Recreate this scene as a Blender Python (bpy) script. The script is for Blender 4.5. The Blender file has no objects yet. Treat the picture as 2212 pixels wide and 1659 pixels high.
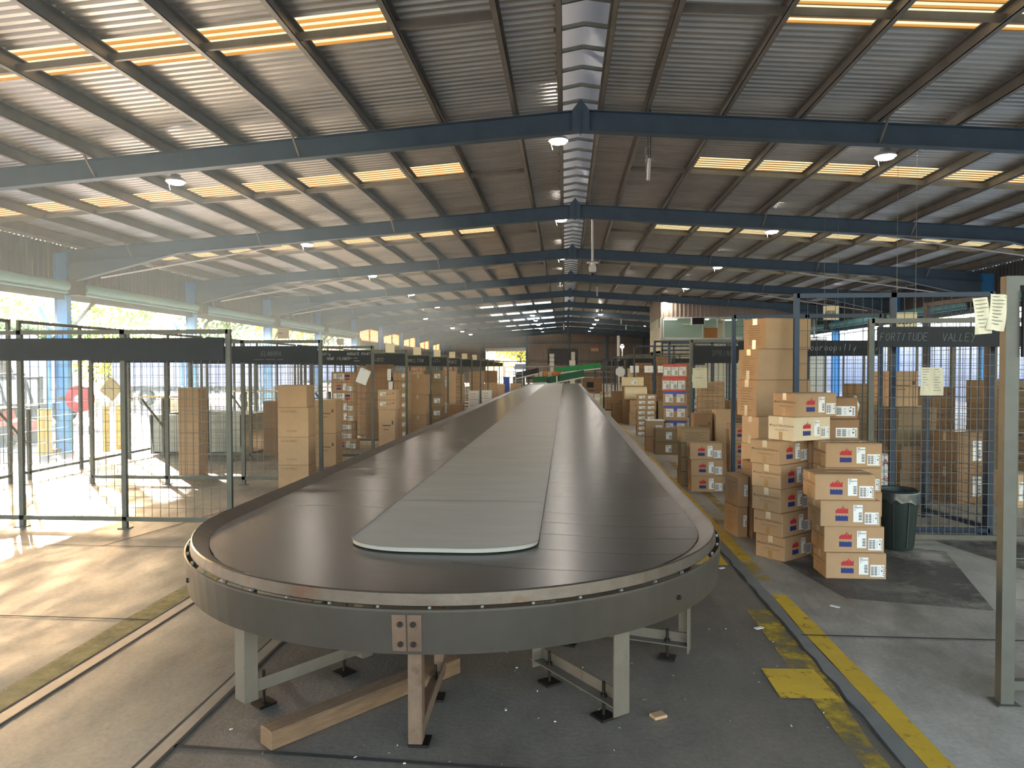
import bpy, bmesh, math, random
import numpy as np
from mathutils import Vector, Matrix
random.seed(7)
PI = math.pi
SC = bpy.context.scene
COL = SC.collection

# ---------------------------------------------------------------- camera, sky, sun, exposure
F_PX, VPX, VPY, CAM_H = 1533.0, 1221.0, 795.0, 1.65
IMG_W, IMG_H = 2212.0, 1659.0
_fy = np.array([VPX-IMG_W/2, VPY-IMG_H/2, F_PX]); _fy /= np.linalg.norm(_fy)
_up = np.array([0, -1.0, 0]); _fz = _up-_fy*(_up@_fy); _fz /= np.linalg.norm(_fz)
_fx = np.cross(_fy, _fz)
RC = np.stack([_fx, _fy, _fz], 1)            # camera axes (right, down, forward) of a world vector
cam_data = bpy.data.cameras.new('camera'); cam = bpy.data.objects.new('camera', cam_data); COL.objects.link(cam)
cam_data.sensor_fit = 'HORIZONTAL'; cam_data.sensor_width = 36.0; cam_data.lens = F_PX/IMG_W*36.0
cam_data.clip_start = 0.05; cam_data.clip_end = 600
_m = Matrix.Identity(4)
for i in range(3):
    _m[i][0] = RC[0, i]; _m[i][1] = -RC[1, i]; _m[i][2] = -RC[2, i]
_m[0][3], _m[1][3], _m[2][3] = 0, 0, CAM_H
cam.matrix_world = _m
SC.camera = cam

SUN_AZ, SUN_EL = math.radians(-40), math.radians(14.5)
world = bpy.data.worlds.new('sky'); SC.world = world; world.use_nodes = True
_nt = world.node_tree; _nt.nodes.clear()
_sky = _nt.nodes.new('ShaderNodeTexSky'); _sky.sky_type = 'NISHITA'; _sky.sun_disc = False
_sky.sun_elevation = SUN_EL; _sky.sun_rotation = SUN_AZ; _sky.air_density = 1.2; _sky.dust_density = 1.6; _sky.ozone_density = 1.0
_bg = _nt.nodes.new('ShaderNodeBackground'); _bg.inputs['Strength'].default_value = 0.75
_wo = _nt.nodes.new('ShaderNodeOutputWorld')
_hs = _nt.nodes.new('ShaderNodeMix'); _hs.data_type = 'RGBA'; _hs.blend_type = 'MULTIPLY'; _hs.inputs[0].default_value = 1.0; _hs.inputs[7].default_value = (1.08, .985, .98, 1); _nt.links.new(_sky.outputs[0], _hs.inputs[6]); _nt.links.new(_hs.outputs[2], _bg.inputs[0]); _nt.links.new(_bg.outputs[0], _wo.inputs[0])
sun_d = bpy.data.lights.new('sun', 'SUN'); sun = bpy.data.objects.new('sun', sun_d); COL.objects.link(sun)
sun_d.energy = 22.0; sun_d.angle = math.radians(0.6); sun_d.color = (1.0, 0.89, 0.74)
_dir = Vector((-math.sin(SUN_AZ)*math.cos(SUN_EL), -math.cos(SUN_AZ)*math.cos(SUN_EL), -math.sin(SUN_EL)))
sun.rotation_euler = _dir.to_track_quat('-Z', 'Y').to_euler(); sun.location = (-40, 40, 30)
SC.view_settings.view_transform = 'Standard'; SC.view_settings.look = 'None'
SC.view_settings.exposure = 1.0; SC.view_settings.gamma = 1.0; SC.view_settings.use_curve_mapping = False
cy = SC.cycles
cy.use_denoising = True; cy.max_bounces = 10; cy.diffuse_bounces = 5; cy.glossy_bounces = 3; cy.transmission_bounces = 6
cy.volume_bounces = 1; cy.sample_clamp_indirect = 6.0; cy.caustics_reflective = False; cy.caustics_refractive = False

def at(px, py, Y):
    """point of the photograph seen at distance Y along the hall -> (x, z)"""
    d = RC.T @ np.array([px-IMG_W/2, py-IMG_H/2, F_PX]); t = Y/d[1]
    return float(d[0]*t), float(CAM_H+d[2]*t)
def fl(px, py, z=0.0):
    d = RC.T @ np.array([px-IMG_W/2, py-IMG_H/2, F_PX]); t = (z-CAM_H)/d[2]
    return float(d[0]*t), float(d[1]*t)

# ---------------------------------------------------------------- materials
def _lin(c):
    return tuple((x/12.92 if x <= .04045 else ((x+.055)/1.055)**2.4) for x in c)
def hexc(h):
    return _lin(tuple(int(h[i:i+2], 16)/255 for i in (0, 2, 4)))
MATS = {}
def M(name, color, rough=.6, metal=0.0, noise=None, bump=None, emit=None, trans=0.0, spec=.5, wear=None, stretch=None, alpha_noise=None):
    """procedural material: base colour varied by noise, optional bump, wear patches, translucency"""
    if name in MATS: return MATS[name]
    c = hexc(color) if isinstance(color, str) else color
    m = bpy.data.materials.new(name); m.use_nodes = True; nt = m.node_tree; N = nt.nodes; L = nt.links
    b = N['Principled BSDF']; b.inputs['Base Color'].default_value = (*c, 1); b.inputs['Roughness'].default_value = rough
    b.inputs['Metallic'].default_value = metal; b.inputs['Specular IOR Level'].default_value = spec
    out = N['Material Output']
    tc = N.new('ShaderNodeTexCoord'); src = tc.outputs['Object']
    if stretch:
        mp = N.new('ShaderNodeMapping'); mp.inputs['Scale'].default_value = stretch; L.new(src, mp.inputs[0]); src = mp.outputs[0]
    if noise:
        sc, am = noise[:2]
        n = N.new('ShaderNodeTexNoise'); n.inputs['Scale'].default_value = sc; n.inputs['Detail'].default_value = 6; n.inputs['Roughness'].default_value = .65
        L.new(src, n.inputs['Vector'])
        r = N.new('ShaderNodeValToRGB'); r.color_ramp.elements[0].position = .3; r.color_ramp.elements[1].position = .72
        r.color_ramp.elements[0].color = (*[x*(1-am) for x in c], 1); r.color_ramp.elements[1].color = (*[min(1, x*(1+am)) for x in c], 1)
        L.new(n.outputs[0], r.inputs[0]); colsock = r.outputs[0]
        if wear:
            wc, ws, lo, hi = wear; wc = hexc(wc)
            n2 = N.new('ShaderNodeTexNoise'); n2.inputs['Scale'].default_value = ws; n2.inputs['Detail'].default_value = 8; n2.inputs['Roughness'].default_value = .7
            L.new(src, n2.inputs['Vector'])
            r2 = N.new('ShaderNodeMapRange'); r2.inputs['From Min'].default_value = lo; r2.inputs['From Max'].default_value = hi
            L.new(n2.outputs[0], r2.inputs['Value'])
            mx = N.new('ShaderNodeMix'); mx.data_type = 'RGBA'; L.new(r2.outputs[0], mx.inputs[0]); L.new(colsock, mx.inputs[6]); mx.inputs[7].default_value = (*wc, 1)
            colsock = mx.outputs[2]
        L.new(colsock, b.inputs['Base Color'])
    if bump:
        n3 = N.new('ShaderNodeTexNoise'); n3.inputs['Scale'].default_value = bump[0]; n3.inputs['Detail'].default_value = 5
        L.new(src, n3.inputs['Vector'])
        bp = N.new('ShaderNodeBump'); bp.inputs['Strength'].default_value = bump[1]; bp.inputs['Distance'].default_value = bump[2] if len(bump) > 2 else .01
        L.new(n3.outputs[0], bp.inputs['Height']); L.new(bp.outputs[0], b.inputs['Normal'])
    if emit:
        b.inputs['Emission Color'].default_value = (*hexc(emit[0]), 1); b.inputs['Emission Strength'].default_value = emit[1]
    last = b.outputs[0]
    if trans:
        tr = N.new('ShaderNodeBsdfTranslucent'); tr.inputs[0].default_value = (*c, 1)
        ms = N.new('ShaderNodeMixShader'); ms.inputs[0].default_value = trans
        L.new(last, ms.inputs[1]); L.new(tr.outputs[0], ms.inputs[2]); last = ms.outputs[0]
    if alpha_noise:
        sc, lo, hi = alpha_noise
        n4 = N.new('ShaderNodeTexNoise'); n4.inputs['Scale'].default_value = sc; n4.inputs['Detail'].default_value = 8; n4.inputs['Roughness'].default_value = .75
        L.new(tc.outputs['Object'], n4.inputs['Vector'])
        r4 = N.new('ShaderNodeMapRange'); r4.inputs['From Min'].default_value = lo; r4.inputs['From Max'].default_value = hi
        L.new(n4.outputs[0], r4.inputs['Value'])
        tp = N.new('ShaderNodeBsdfTransparent'); ms = N.new('ShaderNodeMixShader')
        L.new(r4.outputs[0], ms.inputs[0]); L.new(tp.outputs[0], ms.inputs[1]); L.new(last, ms.inputs[2]); last = ms.outputs[0]
    L.new(last, out.inputs[0])
    MATS[name] = m
    return m

def concrete(name, color, dark, scale=.5, rough=.6, bump=.15):
    """floor concrete: broad tone clouds, tyre-dark stains and fine grain"""
    m = bpy.data.materials.new(name); m.use_nodes = True; N = m.node_tree.nodes; L = m.node_tree.links; b = N['Principled BSDF']
    tc = N.new('ShaderNodeTexCoord')
    def nz(sc, det, st=None):
        n = N.new('ShaderNodeTexNoise'); n.inputs['Scale'].default_value = sc; n.inputs['Detail'].default_value = det; n.inputs['Roughness'].default_value = .68
        v = tc.outputs['Object']
        if st:
            mp = N.new('ShaderNodeMapping'); mp.inputs['Scale'].default_value = st; L.new(v, mp.inputs[0]); v = mp.outputs[0]
        L.new(v, n.inputs['Vector']); return n
    a = nz(scale, 8, (1, .55, 1)); r = N.new('ShaderNodeValToRGB')
    r.color_ramp.elements[0].position = .36; r.color_ramp.elements[1].position = .66
    r.color_ramp.elements[0].color = (*hexc(dark), 1); r.color_ramp.elements[1].color = (*hexc(color), 1)
    L.new(a.outputs[0], r.inputs[0])
    g = nz(38, 4); mr = N.new('ShaderNodeMapRange'); mr.inputs['From Min'].default_value = .3; mr.inputs['From Max'].default_value = .7; mr.inputs['To Min'].default_value = .82; mr.inputs['To Max'].default_value = 1.12
    L.new(g.outputs[0], mr.inputs['Value'])
    mx = N.new('ShaderNodeMix'); mx.data_type = 'RGBA'; mx.blend_type = 'MULTIPLY'; mx.inputs[0].default_value = 1
    L.new(r.outputs[0], mx.inputs[6]); L.new(mr.outputs[0], mx.inputs[7]); L.new(mx.outputs[2], b.inputs['Base Color'])
    g2 = nz(3.0, 6, (1, .4, 1)); mr2 = N.new('ShaderNodeMapRange'); mr2.inputs['From Min'].default_value = .35; mr2.inputs['From Max'].default_value = .65; mr2.inputs['To Min'].default_value = rough-.12; mr2.inputs['To Max'].default_value = rough+.15
    L.new(g2.outputs[0], mr2.inputs['Value']); L.new(mr2.outputs[0], b.inputs['Roughness'])
    bp = N.new('ShaderNodeBump'); bp.inputs['Strength'].default_value = bump; bp.inputs['Distance'].default_value = .01
    L.new(g.outputs[0], bp.inputs['Height']); L.new(bp.outputs[0], b.inputs['Normal'])
    b.inputs['Specular IOR Level'].default_value = .4
    return m

card = M('cardboard', 'ab8a68', .75, noise=(3, .10), bump=(60, .06))
card_light = M('light_cardboard', 'c09f7d', .75, noise=(3, .10), bump=(60, .06))
card_dark = M('brown_cardboard', '8e6d4e', .75, noise=(3, .12), bump=(60, .06))
card_olive = M('olive_cardboard', '8a7356', .72, noise=(3, .10), bump=(60, .06))
card_pale_lit = M('pale_lit_cardboard', 'd2c0a4', .75, noise=(3, .08), bump=(60, .06)); card_cream = M('cream_cardboard', 'd8c8a4', .75, noise=(3, .08), bump=(60, .06))
ink_red = M('red_print', 'b02a30', .7, noise=(20, .1)); ink_blue = M('blue_print', '23306e', .7, noise=(20, .1))
ink_dark = M('brown_print', '664c3a', .7, noise=(20, .15)); ink_black = M('black_print', '26262a', .7, noise=(20, .1))
paper = M('white_paper', 'e6e6e6', .6, noise=(8, .04)); paper_aged = M('aged_paper', 'd8d0b4', .5, noise=(8, .06))
tape_clear = M('clear_tape', 'cdb99a', .16, noise=(20, .08), spec=.8); tape_brown = M('brown_tape', 'a07c52', .3, noise=(10, .08))
tape_red = M('red_tape', 'c01c2c', .35, noise=(10, .08)); tape_blue = M('blue_tape', '1f3fae', .35, noise=(10, .08))
steel_grey = M('painted_grey_steel', '595952', .5, .3, noise=(6, .14), wear=('5a4a3c', 5, .62, .75))
steel_galv = M('galvanised_steel', '8d8f8a', .42, .7, noise=(5, .18), bump=(30, .05))
steel_blue = M('blue_painted_steel', '1b2e45', .5, .1, noise=(5, .12))
steel_beam = M('grey_blue_beam_paint', '566977', .55, .1, noise=(2, .14), bump=(14, .05))
steel_purlin = M('galvanised_purlin', '928c82', .45, .3, noise=(3, .16))
col_blue = M('sky_blue_column_paint', '4c9ad6', .5, noise=(3, .08)); teal = M('teal_paint', '6fa5ab', .45, noise=(3, .08))
wire = M('mesh_wire', '5c605e', .5, .4, noise=(6, .1)); wire_blue = M('blue_mesh_wire', '28333e', .5, .3, noise=(6, .1))
chalkboard = M('blackboard_paint', '171b20', .7, noise=(4, .3), bump=(20, .04)); chalk = M('chalk', 'b4b6b2', .9, noise=(40, .2))
chalk_faint = M('faint_chalk', '70767a', .9, noise=(40, .25))
roof_metal = M('zincalume_sheet', 'c6c2bc', .36, .6, noise=(.9, .16), stretch=(1, 6, 1), bump=(5, .05))
wall_sheet = M('wall_sheeting', '8a7d72', .6, .1, noise=(.7, .12)); wall_dark = M('dark_wall_sheeting', '5c5a58', .65, .1, noise=(.7, .15))
cream_wall = M('cream_wall', 'cfc8ae', .7, noise=(1, .06)); office_sheet = M('office_sheeting', 'a59383', .6, noise=(1, .1))
sky_sheet = M('translucent_yellow_sheet', 'f6dc9c', .5, noise=(2, .1), trans=.75); sky_shaded = M('shaded_sheet_rib', '7c5a2c', .7, noise=(5, .3), trans=.25); sky_white = M('translucent_white_sheet', 'd0d8d6', .5, noise=(2, .08), trans=.45)  # ribs coloured darker, as facets the low sun does not light
timber = M('rough_timber', '715840', .8, noise=(4, .25), stretch=(2, 14, 14), bump=(30, .3))
rubber = M('black_rubber', '1b1b1d', .7, noise=(8, .2)); white_paint = M('white_enamel', 'dcdcd8', .4, noise=(2, .04))
yellow_paint = M('yellow_line_paint', 'cda52e', .65, noise=(3, .16), alpha_noise=(9, .30, .44)); yellow_worn = M('worn_yellow_paint', 'b3932f', .7, noise=(3, .2), alpha_noise=(6, .40, .60)); yellow_faded = M('faded_yellow_paint', '9c8c52', .7, noise=(3, .15), alpha_noise=(4, .15, .62))
yellow_post = M('bollard_yellow', 'd9b22e', .5, noise=(3, .08))
lamp_glow = M('lamp_lens', 'ffffff', .3, emit=('fff6ea', 95.0)); tube_glow = M('tube_glow', 'ffffff', .3, emit=('f4fbff', 9.0))

# ---------------------------------------------------------------- mesh builder
class MB:
    def __init__(s): s.v = []; s.f = []; s.mi = []; s.sm = []
    def add(s, vs, fs, mi=0, smooth=False):
        o = len(s.v); s.v += [tuple(p) for p in vs]
        for f in fs: s.f.append(tuple(i+o for i in f)); s.mi.append(mi); s.sm.append(smooth)
        return s
    def box(s, c, d, mi=0, rz=0.0):
        x, y, z = [k/2 for k in d]; ca, sa = math.cos(rz), math.sin(rz); vs = []
        for dz in (-z, z):
            for dx, dy in ((-x, -y), (x, -y), (x, y), (-x, y)): vs.append((c[0]+dx*ca-dy*sa, c[1]+dx*sa+dy*ca, c[2]+dz))
        return s.add(vs, [(3, 2, 1, 0), (4, 5, 6, 7), (0, 1, 5, 4), (1, 2, 6, 5), (2, 3, 7, 6), (3, 0, 4, 7)], mi)
    def lohi(s, a, b, mi=0):
        return s.box([(p+q)/2 for p, q in zip(a, b)], [abs(q-p) for p, q in zip(a, b)], mi)
    def bar(s, p, q, w, h, mi=0, up=(0, 0, 1), caps=True):
        p, q = Vector(p), Vector(q); d = (q-p).normalized(); u = Vector(up)
        if abs(d.dot(u)) > .98: u = Vector((0, 1, 0))
        r = d.cross(u).normalized(); u = r.cross(d); vs = []
        for b in (p, q):
            for a, c in ((-1, -1), (1, -1), (1, 1), (-1, 1)): vs.append(b+r*(a*w/2)+u*(c*h/2))
        fs = [(0, 1, 5, 4), (1, 2, 6, 5), (2, 3, 7, 6), (3, 0, 4, 7)]
        if caps: fs += [(3, 2, 1, 0), (4, 5, 6, 7)]
        return s.add(vs, fs, mi)
    def tube(s, pts, r, n=8, mi=0, caps=True):
        pts = [Vector(p) for p in pts]; rings = []; k = len(pts)
        for i, p in enumerate(pts):
            d = (pts[min(i+1, k-1)]-pts[max(i-1, 0)]).normalized(); u = Vector((0, 0, 1)) if abs(d.z) < .95 else Vector((0, 1, 0))
            a = d.cross(u).normalized(); b = a.cross(d); rr = r[i] if isinstance(r, (list, tuple)) else r
            rings.append([p+a*(rr*math.cos(2*PI*j/n))+b*(rr*math.sin(2*PI*j/n)) for j in range(n)])
        vs = [v for g in rings for v in g]; fs = []
        for i in range(k-1):
            for j in range(n): fs.append((i*n+j, i*n+(j+1) % n, (i+1)*n+(j+1) % n, (i+1)*n+j))
        s.add(vs, fs, mi, True)
        if caps: s.add(rings[0], [tuple(range(n))[::-1]], mi); s.add(rings[-1], [tuple(range(n))], mi)
        return s
    def lathe(s, prof, n=16, mi=0, c=(0, 0, 0)):
        vs = [(c[0]+r*math.cos(2*PI*j/n), c[1]+r*math.sin(2*PI*j/n), c[2]+z) for r, z in prof for j in range(n)]; fs = []
        for i in range(len(prof)-1):
            for j in range(n): fs.append((i*n+j, i*n+(j+1) % n, (i+1)*n+(j+1) % n, (i+1)*n+j))
        return s.add(vs, fs, mi, True)
    def disc(s, c, r, n=16, mi=0, down=False):
        vs = [(c[0]+r*math.cos(2*PI*j/n), c[1]+r*math.sin(2*PI*j/n), c[2]) for j in range(n)]
        return s.add(vs, [tuple(range(n))[::-1] if down else tuple(range(n))], mi)
    def poly(s, pts, mi=0): return s.add(pts, [tuple(range(len(pts)))], mi)
    def prism(s, poly2, a, b, axis='Y', mi=0):
        n = len(poly2)
        def P(p, t): return {'Y': (p[0], t, p[1]), 'X': (t, p[0], p[1]), 'Z': (p[0], p[1], t)}[axis]
        vs = [P(p, a) for p in poly2]+[P(p, b) for p in poly2]
        fs = [tuple(range(n)), tuple(range(2*n-1, n-1, -1))]+[(i, (i+1) % n, n+(i+1) % n, n+i) for i in range(n)]
        return s.add(vs, fs, mi)
    def blob(s, c, r, n=10, m=6, mi=0, jit=0.0, rnd=random):
        vs = []; fs = []
        rr = r if isinstance(r, (tuple, list)) else (r, r, r)
        for i in range(m+1):
            for j in range(n):
                th = PI*i/m; ph = 2*PI*j/n; k = 1+rnd.uniform(-jit, jit)
                vs.append((c[0]+rr[0]*k*math.sin(th)*math.cos(ph), c[1]+rr[1]*k*math.sin(th)*math.sin(ph), c[2]+rr[2]*k*math.cos(th)))
        for i in range(m):
            for j in range(n): fs.append((i*n+j, (i+1)*n+j, (i+1)*n+(j+1) % n, i*n+(j+1) % n))
        return s.add(vs, fs, mi, True)
    def mesh(s, name, mats, bevel=0.0, fix=True):
        me = bpy.data.meshes.new(name); me.from_pydata(s.v, [], s.f)
        for m in (mats if isinstance(mats, (list, tuple)) else [mats]): me.materials.append(m)
        me.polygons.foreach_set('material_index', s.mi); me.polygons.foreach_set('use_smooth', s.sm)
        if fix or bevel:
            bm = bmesh.new(); bm.from_mesh(me)
            if bevel: bmesh.ops.bevel(bm, geom=bm.edges[:], offset=bevel, segments=1, affect='EDGES')
            bmesh.ops.recalc_face_normals(bm, faces=bm.faces[:]); bm.to_mesh(me); bm.free()
        me.update(); return me
    def obj(s, name, mats, parent=None, bevel=0.0, fix=True): return link(name, s.mesh(name, mats, bevel, fix), parent)

def link(name, me, parent=None):
    o = bpy.data.objects.new(name, me); COL.objects.link(o)
    if parent: o.parent = parent
    return o
def tag(o, label=None, cat=None, group=None, kind=None):
    if label: o['label'] = label
    if cat: o['category'] = cat
    if group: o['group'] = group
    if kind or cat: o['kind'] = kind or 'thing'
    return o
def thing(name, label, cat, loc=(0, 0, 0), rz=0.0, group=None):
    o = link(name, None); o.location = loc; o.rotation_euler = (0, 0, rz); o.empty_display_size = .2
    return tag(o, label, cat, group)
ORD = ['first', 'second', 'third', 'fourth', 'fifth', 'sixth', 'seventh', 'eighth', 'ninth', 'tenth', 'eleventh', 'twelfth', 'thirteenth', 'fourteenth']

# printed lettering: outlines of the built-in font, and single strokes for chalk
def text_faces(body, size, shear=0.0):
    cu = bpy.data.curves.new('lettering', 'FONT'); cu.body = body; cu.size = size; cu.shear = shear; cu.resolution_u = 1; cu.align_x = 'CENTER'; cu.align_y = 'CENTER'
    o = bpy.data.objects.new('lettering', cu); COL.objects.link(o)
    dg = bpy.context.evaluated_depsgraph_get(); me = o.evaluated_get(dg).to_mesh()
    vs = [tuple(v.co) for v in me.vertices]; fs = [tuple(p.vertices) for p in me.polygons]
    o.evaluated_get(dg).to_mesh_clear(); bpy.data.objects.remove(o); bpy.data.curves.remove(cu)
    return vs, fs
STROKES = {'A': ['0,0 .5,1 1,0', '.2,.4 .8,.4'], 'B': ['0,0 0,1 .7,1 .8,.75 .6,.5 0,.5', '.6,.5 .9,.25 .7,0 0,0'], 'C': ['.9,.85 .5,1 .1,.7 .1,.3 .5,0 .9,.15'], 'D': ['0,0 0,1 .6,1 1,.6 .9,.2 .5,0 0,0'],
 'E': ['.9,1 0,1 0,0 .9,0', '0,.5 .7,.5'], 'F': ['.9,1 .1,1 0,0', '0,.5 .6,.55'], 'G': ['.9,.85 .4,1 0,.5 .4,0 .9,.1 .9,.45 .5,.45'], 'H': ['0,0 0,1', '.9,0 .9,1', '0,.5 .9,.5'], 'I': ['.3,0 .5,1'], 'J': ['.2,1 .9,1', '.6,1 .6,.2 .3,0 0,.15'],
 'K': ['0,0 0,1', '.9,1 0,.45 .9,0'], 'L': ['.1,1 0,0 .8,0'], 'M': ['0,0 .1,1 .5,.4 .9,1 1,0'], 'N': ['0,0 .1,1 .8,0 .9,1'], 'O': ['.5,1 .1,.75 .1,.25 .5,0 .9,.25 .9,.75 .5,1'], 'P': ['0,0 .05,1 .7,1 .85,.75 .6,.5 .05,.5'],
 'R': ['0,0 .05,1 .7,1 .85,.75 .6,.5 .05,.5', '.4,.5 .9,0'], 'S': ['.9,.85 .5,1 .1,.8 .8,.35 .6,.02 .1,.12'], 'T': ['0,1 1,1', '.5,1 .45,0'], 'U': ['.1,1 .1,.2 .5,0 .9,.2 .9,1'], 'V': ['0,1 .45,0 .95,1'], 'W': ['0,1 .2,0 .5,.6 .8,0 1,1'],
 'Y': ['0,1 .5,.5', '1,1 .3,-.2'], 'Z': ['0,1 .9,1 0,0 .9,0'], 'o': ['.5,.6 .15,.45 .15,.15 .5,0 .85,.15 .85,.45 .5,.6'], 'd': ['.8,1 .8,0', '.8,.5 .4,.6 .1,.3 .4,0 .8,.15'], 'r': ['.2,.6 .2,0', '.2,.4 .5,.6 .8,.55'],
 'p': ['.15,.6 .15,-.4', '.15,.5 .6,.6 .85,.3 .6,0 .15,.1'], 'i': ['.5,.6 .5,0'], 'l': ['.5,1 .5,0'], 'y': ['.1,.6 .5,.05', '.9,.6 .3,-.4'], 'n': ['.15,.6 .15,0', '.15,.4 .5,.6 .85,.4 .85,0'], 'a': ['.8,.6 .8,0', '.8,.5 .4,.6 .1,.3 .4,0 .8,.15'],
 'k': ['.15,1 .15,0', '.8,.6 .15,.25 .85,0'], 's': ['.85,.5 .4,.6 .2,.4 .8,.2 .5,0 .1,.1'], 'e': ['.15,.3 .85,.3 .8,.5 .5,.6 .15,.45 .15,.15 .5,0 .85,.1'], '~': ['0,.3 .3,.5 .6,.25 1,.45'], '/': ['.1,0 .8,1'], '-': ['.1,.5 .9,.5']}
def chalk_strokes(mb, body, x0, z0, h, y, wd=None, th=.006, slant=.2, mi=0, rnd=random):
    wd = wd or h*.62; x = x0
    for ch in body:
        for st in STROKES.get(ch, []):
            pts = [tuple(float(k) for k in p.split(',')) for p in st.split()]
            P = [(x+(a*.85+b*slant)*wd+rnd.uniform(-.02, .02)*h, z0+b*h+rnd.uniform(-.02, .02)*h) for a, b in pts]
            for (a, b), (c, d) in zip(P, P[1:]):
                l = math.hypot(c-a, d-b) or 1e-6; nx, nz = -(d-b)/l*th/2, (c-a)/l*th/2; ex, ez = (c-a)/l*th*.3, (d-b)/l*th*.3
                mb.poly([(a+nx-ex, y, b+nz-ez), (a-nx-ex, y, b-nz-ez), (c-nx+ex, y, d-nz+ez), (c+nx+ex, y, d+nz+ez)], mi)
        x += wd*1.12
    return mb
# ---------------------------------------------------------------- the shed
RX, RZ, SLOPE = 0.25, 6.06, 0.072            # ridge line, sheet height at the ridge, fall per metre
XL, XR = -13.65, 14.15                        # column lines
Y0, Y1 = -4.0, 80.0
FR = [5.05+6.68*k for k in range(12)]         # portal frames
def roof_z(x): return RZ-SLOPE*abs(x-RX)
RAMP0, RAMP1, YARD_Z = -8.4, -12.6, -0.62

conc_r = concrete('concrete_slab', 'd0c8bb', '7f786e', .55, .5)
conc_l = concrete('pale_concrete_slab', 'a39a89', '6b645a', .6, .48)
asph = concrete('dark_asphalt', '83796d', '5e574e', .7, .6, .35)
conc_yard = concrete('yard_concrete', '84848a', '706f74', .3, .7)
b = MB()
b.poly([(1.39, -14, 0), (20.0, -14, 0), (20.0, Y1, 0), (1.39, Y1, 0)], 0)
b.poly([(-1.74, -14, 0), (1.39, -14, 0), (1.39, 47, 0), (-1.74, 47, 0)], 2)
b.poly([(-1.74, 47, 0), (1.39, 47, 0), (1.39, Y1, 0), (-1.74, Y1, 0)], 0)
b.poly([(RAMP0, -14, 0), (-1.74, -14, 0), (-1.74, Y1, 0), (RAMP0, Y1, 0)], 1)
b.poly([(RAMP1, -14, YARD_Z), (RAMP0, -14, 0), (RAMP0, Y1, 0), (RAMP1, Y1, YARD_Z)], 1)
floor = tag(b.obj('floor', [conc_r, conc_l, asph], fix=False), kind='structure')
b = MB(); b.poly([(-120, -60, YARD_Z), (RAMP1, -60, YARD_Z), (RAMP1, 200, YARD_Z), (-120, 200, YARD_Z)])
tag(b.obj('ground', conc_yard, fix=False), 'pale concrete yard outside the open left side', 'ground', kind='structure')
b = MB(); b.poly([(20, -60, -.01), (90, -60, -.01), (90, 200, -.01), (20, 200, -.01)]); b.poly([(-12.6, -60, -.01), (20, -60, -.01), (20, -14, -.01), (-12.6, -14, -.01)])
tag(b.obj('ground', conc_yard, fix=False), 'concrete yard outside the right side and the front', 'ground', kind='structure')

# floor markings, joints and kerb strips: flat on the slab
def strip(name, pts, mat, label=None, z=.003, mi=0):
    o = MB().poly([(x, y, z) for x, y in pts]).obj(name, mat, floor, fix=False)
    if label: o['label'] = label
    return o
def wline(x, w, ya, yb, j=.012, step=.5, rnd=random.Random(3)):
    n = max(2, int((yb-ya)/step)); ys = [ya+(yb-ya)*i/n for i in range(n+1)]
    L = [(x-w/2+rnd.uniform(-j, j), y) for y in ys]; R = [(x+w/2+rnd.uniform(-j, j), y) for y in ys]
    return L+R[::-1]
strip('line_marking', wline(1.545, .115, 1.5, 5.25), yellow_paint, 'broad yellow line, near length')
strip('line_marking', wline(1.545, .11, 5.6, 6.1), yellow_worn)
strip('line_marking', wline(1.545, .12, 6.15, 44), yellow_paint, 'broad yellow line along the aisle')
strip('line_marking', wline(1.30, .13, 1.5, 4.9, .03), yellow_worn, 'worn yellow line left of the crack')
strip('line_marking', wline(1.30, .10, 6.3, 12, .02), yellow_worn)
strip('line_marking', [(1.07, 3.59), (1.36, 3.60), (1.35, 3.95), (1.07, 3.94)], yellow_paint, 'yellow painted square', z=.0055)
for y in (6.0, 8.1, 10.2): strip('line_marking', [(1.05, y), (1.36, y), (1.36, y+.33), (1.05, y+.33)], yellow_paint)
strip('line_marking', wline(1.85, .10, 8.2, 12.5, .02), yellow_worn)
strip('line_marking', [(1.6, 7.6), (2.0, 7.6), (2.0, 7.9), (1.6, 7.9)], yellow_worn)
strip('line_marking', wline(-2.80, .17, 1.2, 11, .006), yellow_faded, 'faded yellow line by the left drain strip')
strip('line_marking', [(-1.9, 2.62), (-.3, 2.55), (-.3, 2.66), (-1.9, 2.76)], yellow_worn)
joint = M('joint_dark', '2e2c2a', .9, noise=(12, .2)); kerb = M('steel_edge_strip', '8c857a', .45, .3, noise=(4, .15)); kerb2 = M('concrete_kerb', '77746e', .7, noise=(6, .15))
strip('edge_strip', wline(-2.655, .085, -4, 46, 0), kerb, z=.004); strip('edge_strip', wline(-1.74, .07, -4, 46, 0), kerb, z=.004)
strip('edge_strip', wline(1.44, .09, -4, 46, .008), kerb2, z=.003)
for x, w in ((-2.70, .012), (-2.607, .014), (-1.78, .012), (-1.70, .02)): strip('expansion_joint', wline(x, w, -4, 46, .002), joint, z=.005)
strip('expansion_joint', wline(1.395, .016, 1.2, 46, .009, .16), joint, 'ragged dark crack', z=.005)
for y in (4.45, 10.6, 17, 23.4): strip('expansion_joint', [(1.45, y), (14, y-.03), (14, y-.012), (1.45, y+.016)], joint, z=.005)
for y in (4.42, 6.25, 10.4, 16.5): strip('expansion_joint', [(-8.3, y+.04), (-2.72, y), (-2.72, y+.016), (-8.3, y+.055)], joint, z=.005)
strip('expansion_joint', [(-4.3, 6.25), (-4.28, 6.25), (-3.0, 12), (-3.02, 12)], joint, z=.005)
strip('expansion_joint', [(-1.7, 2.93), (1.39, 2.78), (1.39, 2.80), (-1.7, 2.955)], joint, z=.005)
patch = M('dark_floor_stain', '55524e', .6, noise=(2, .2), alpha_noise=(1.3, .36, .62))
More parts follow.
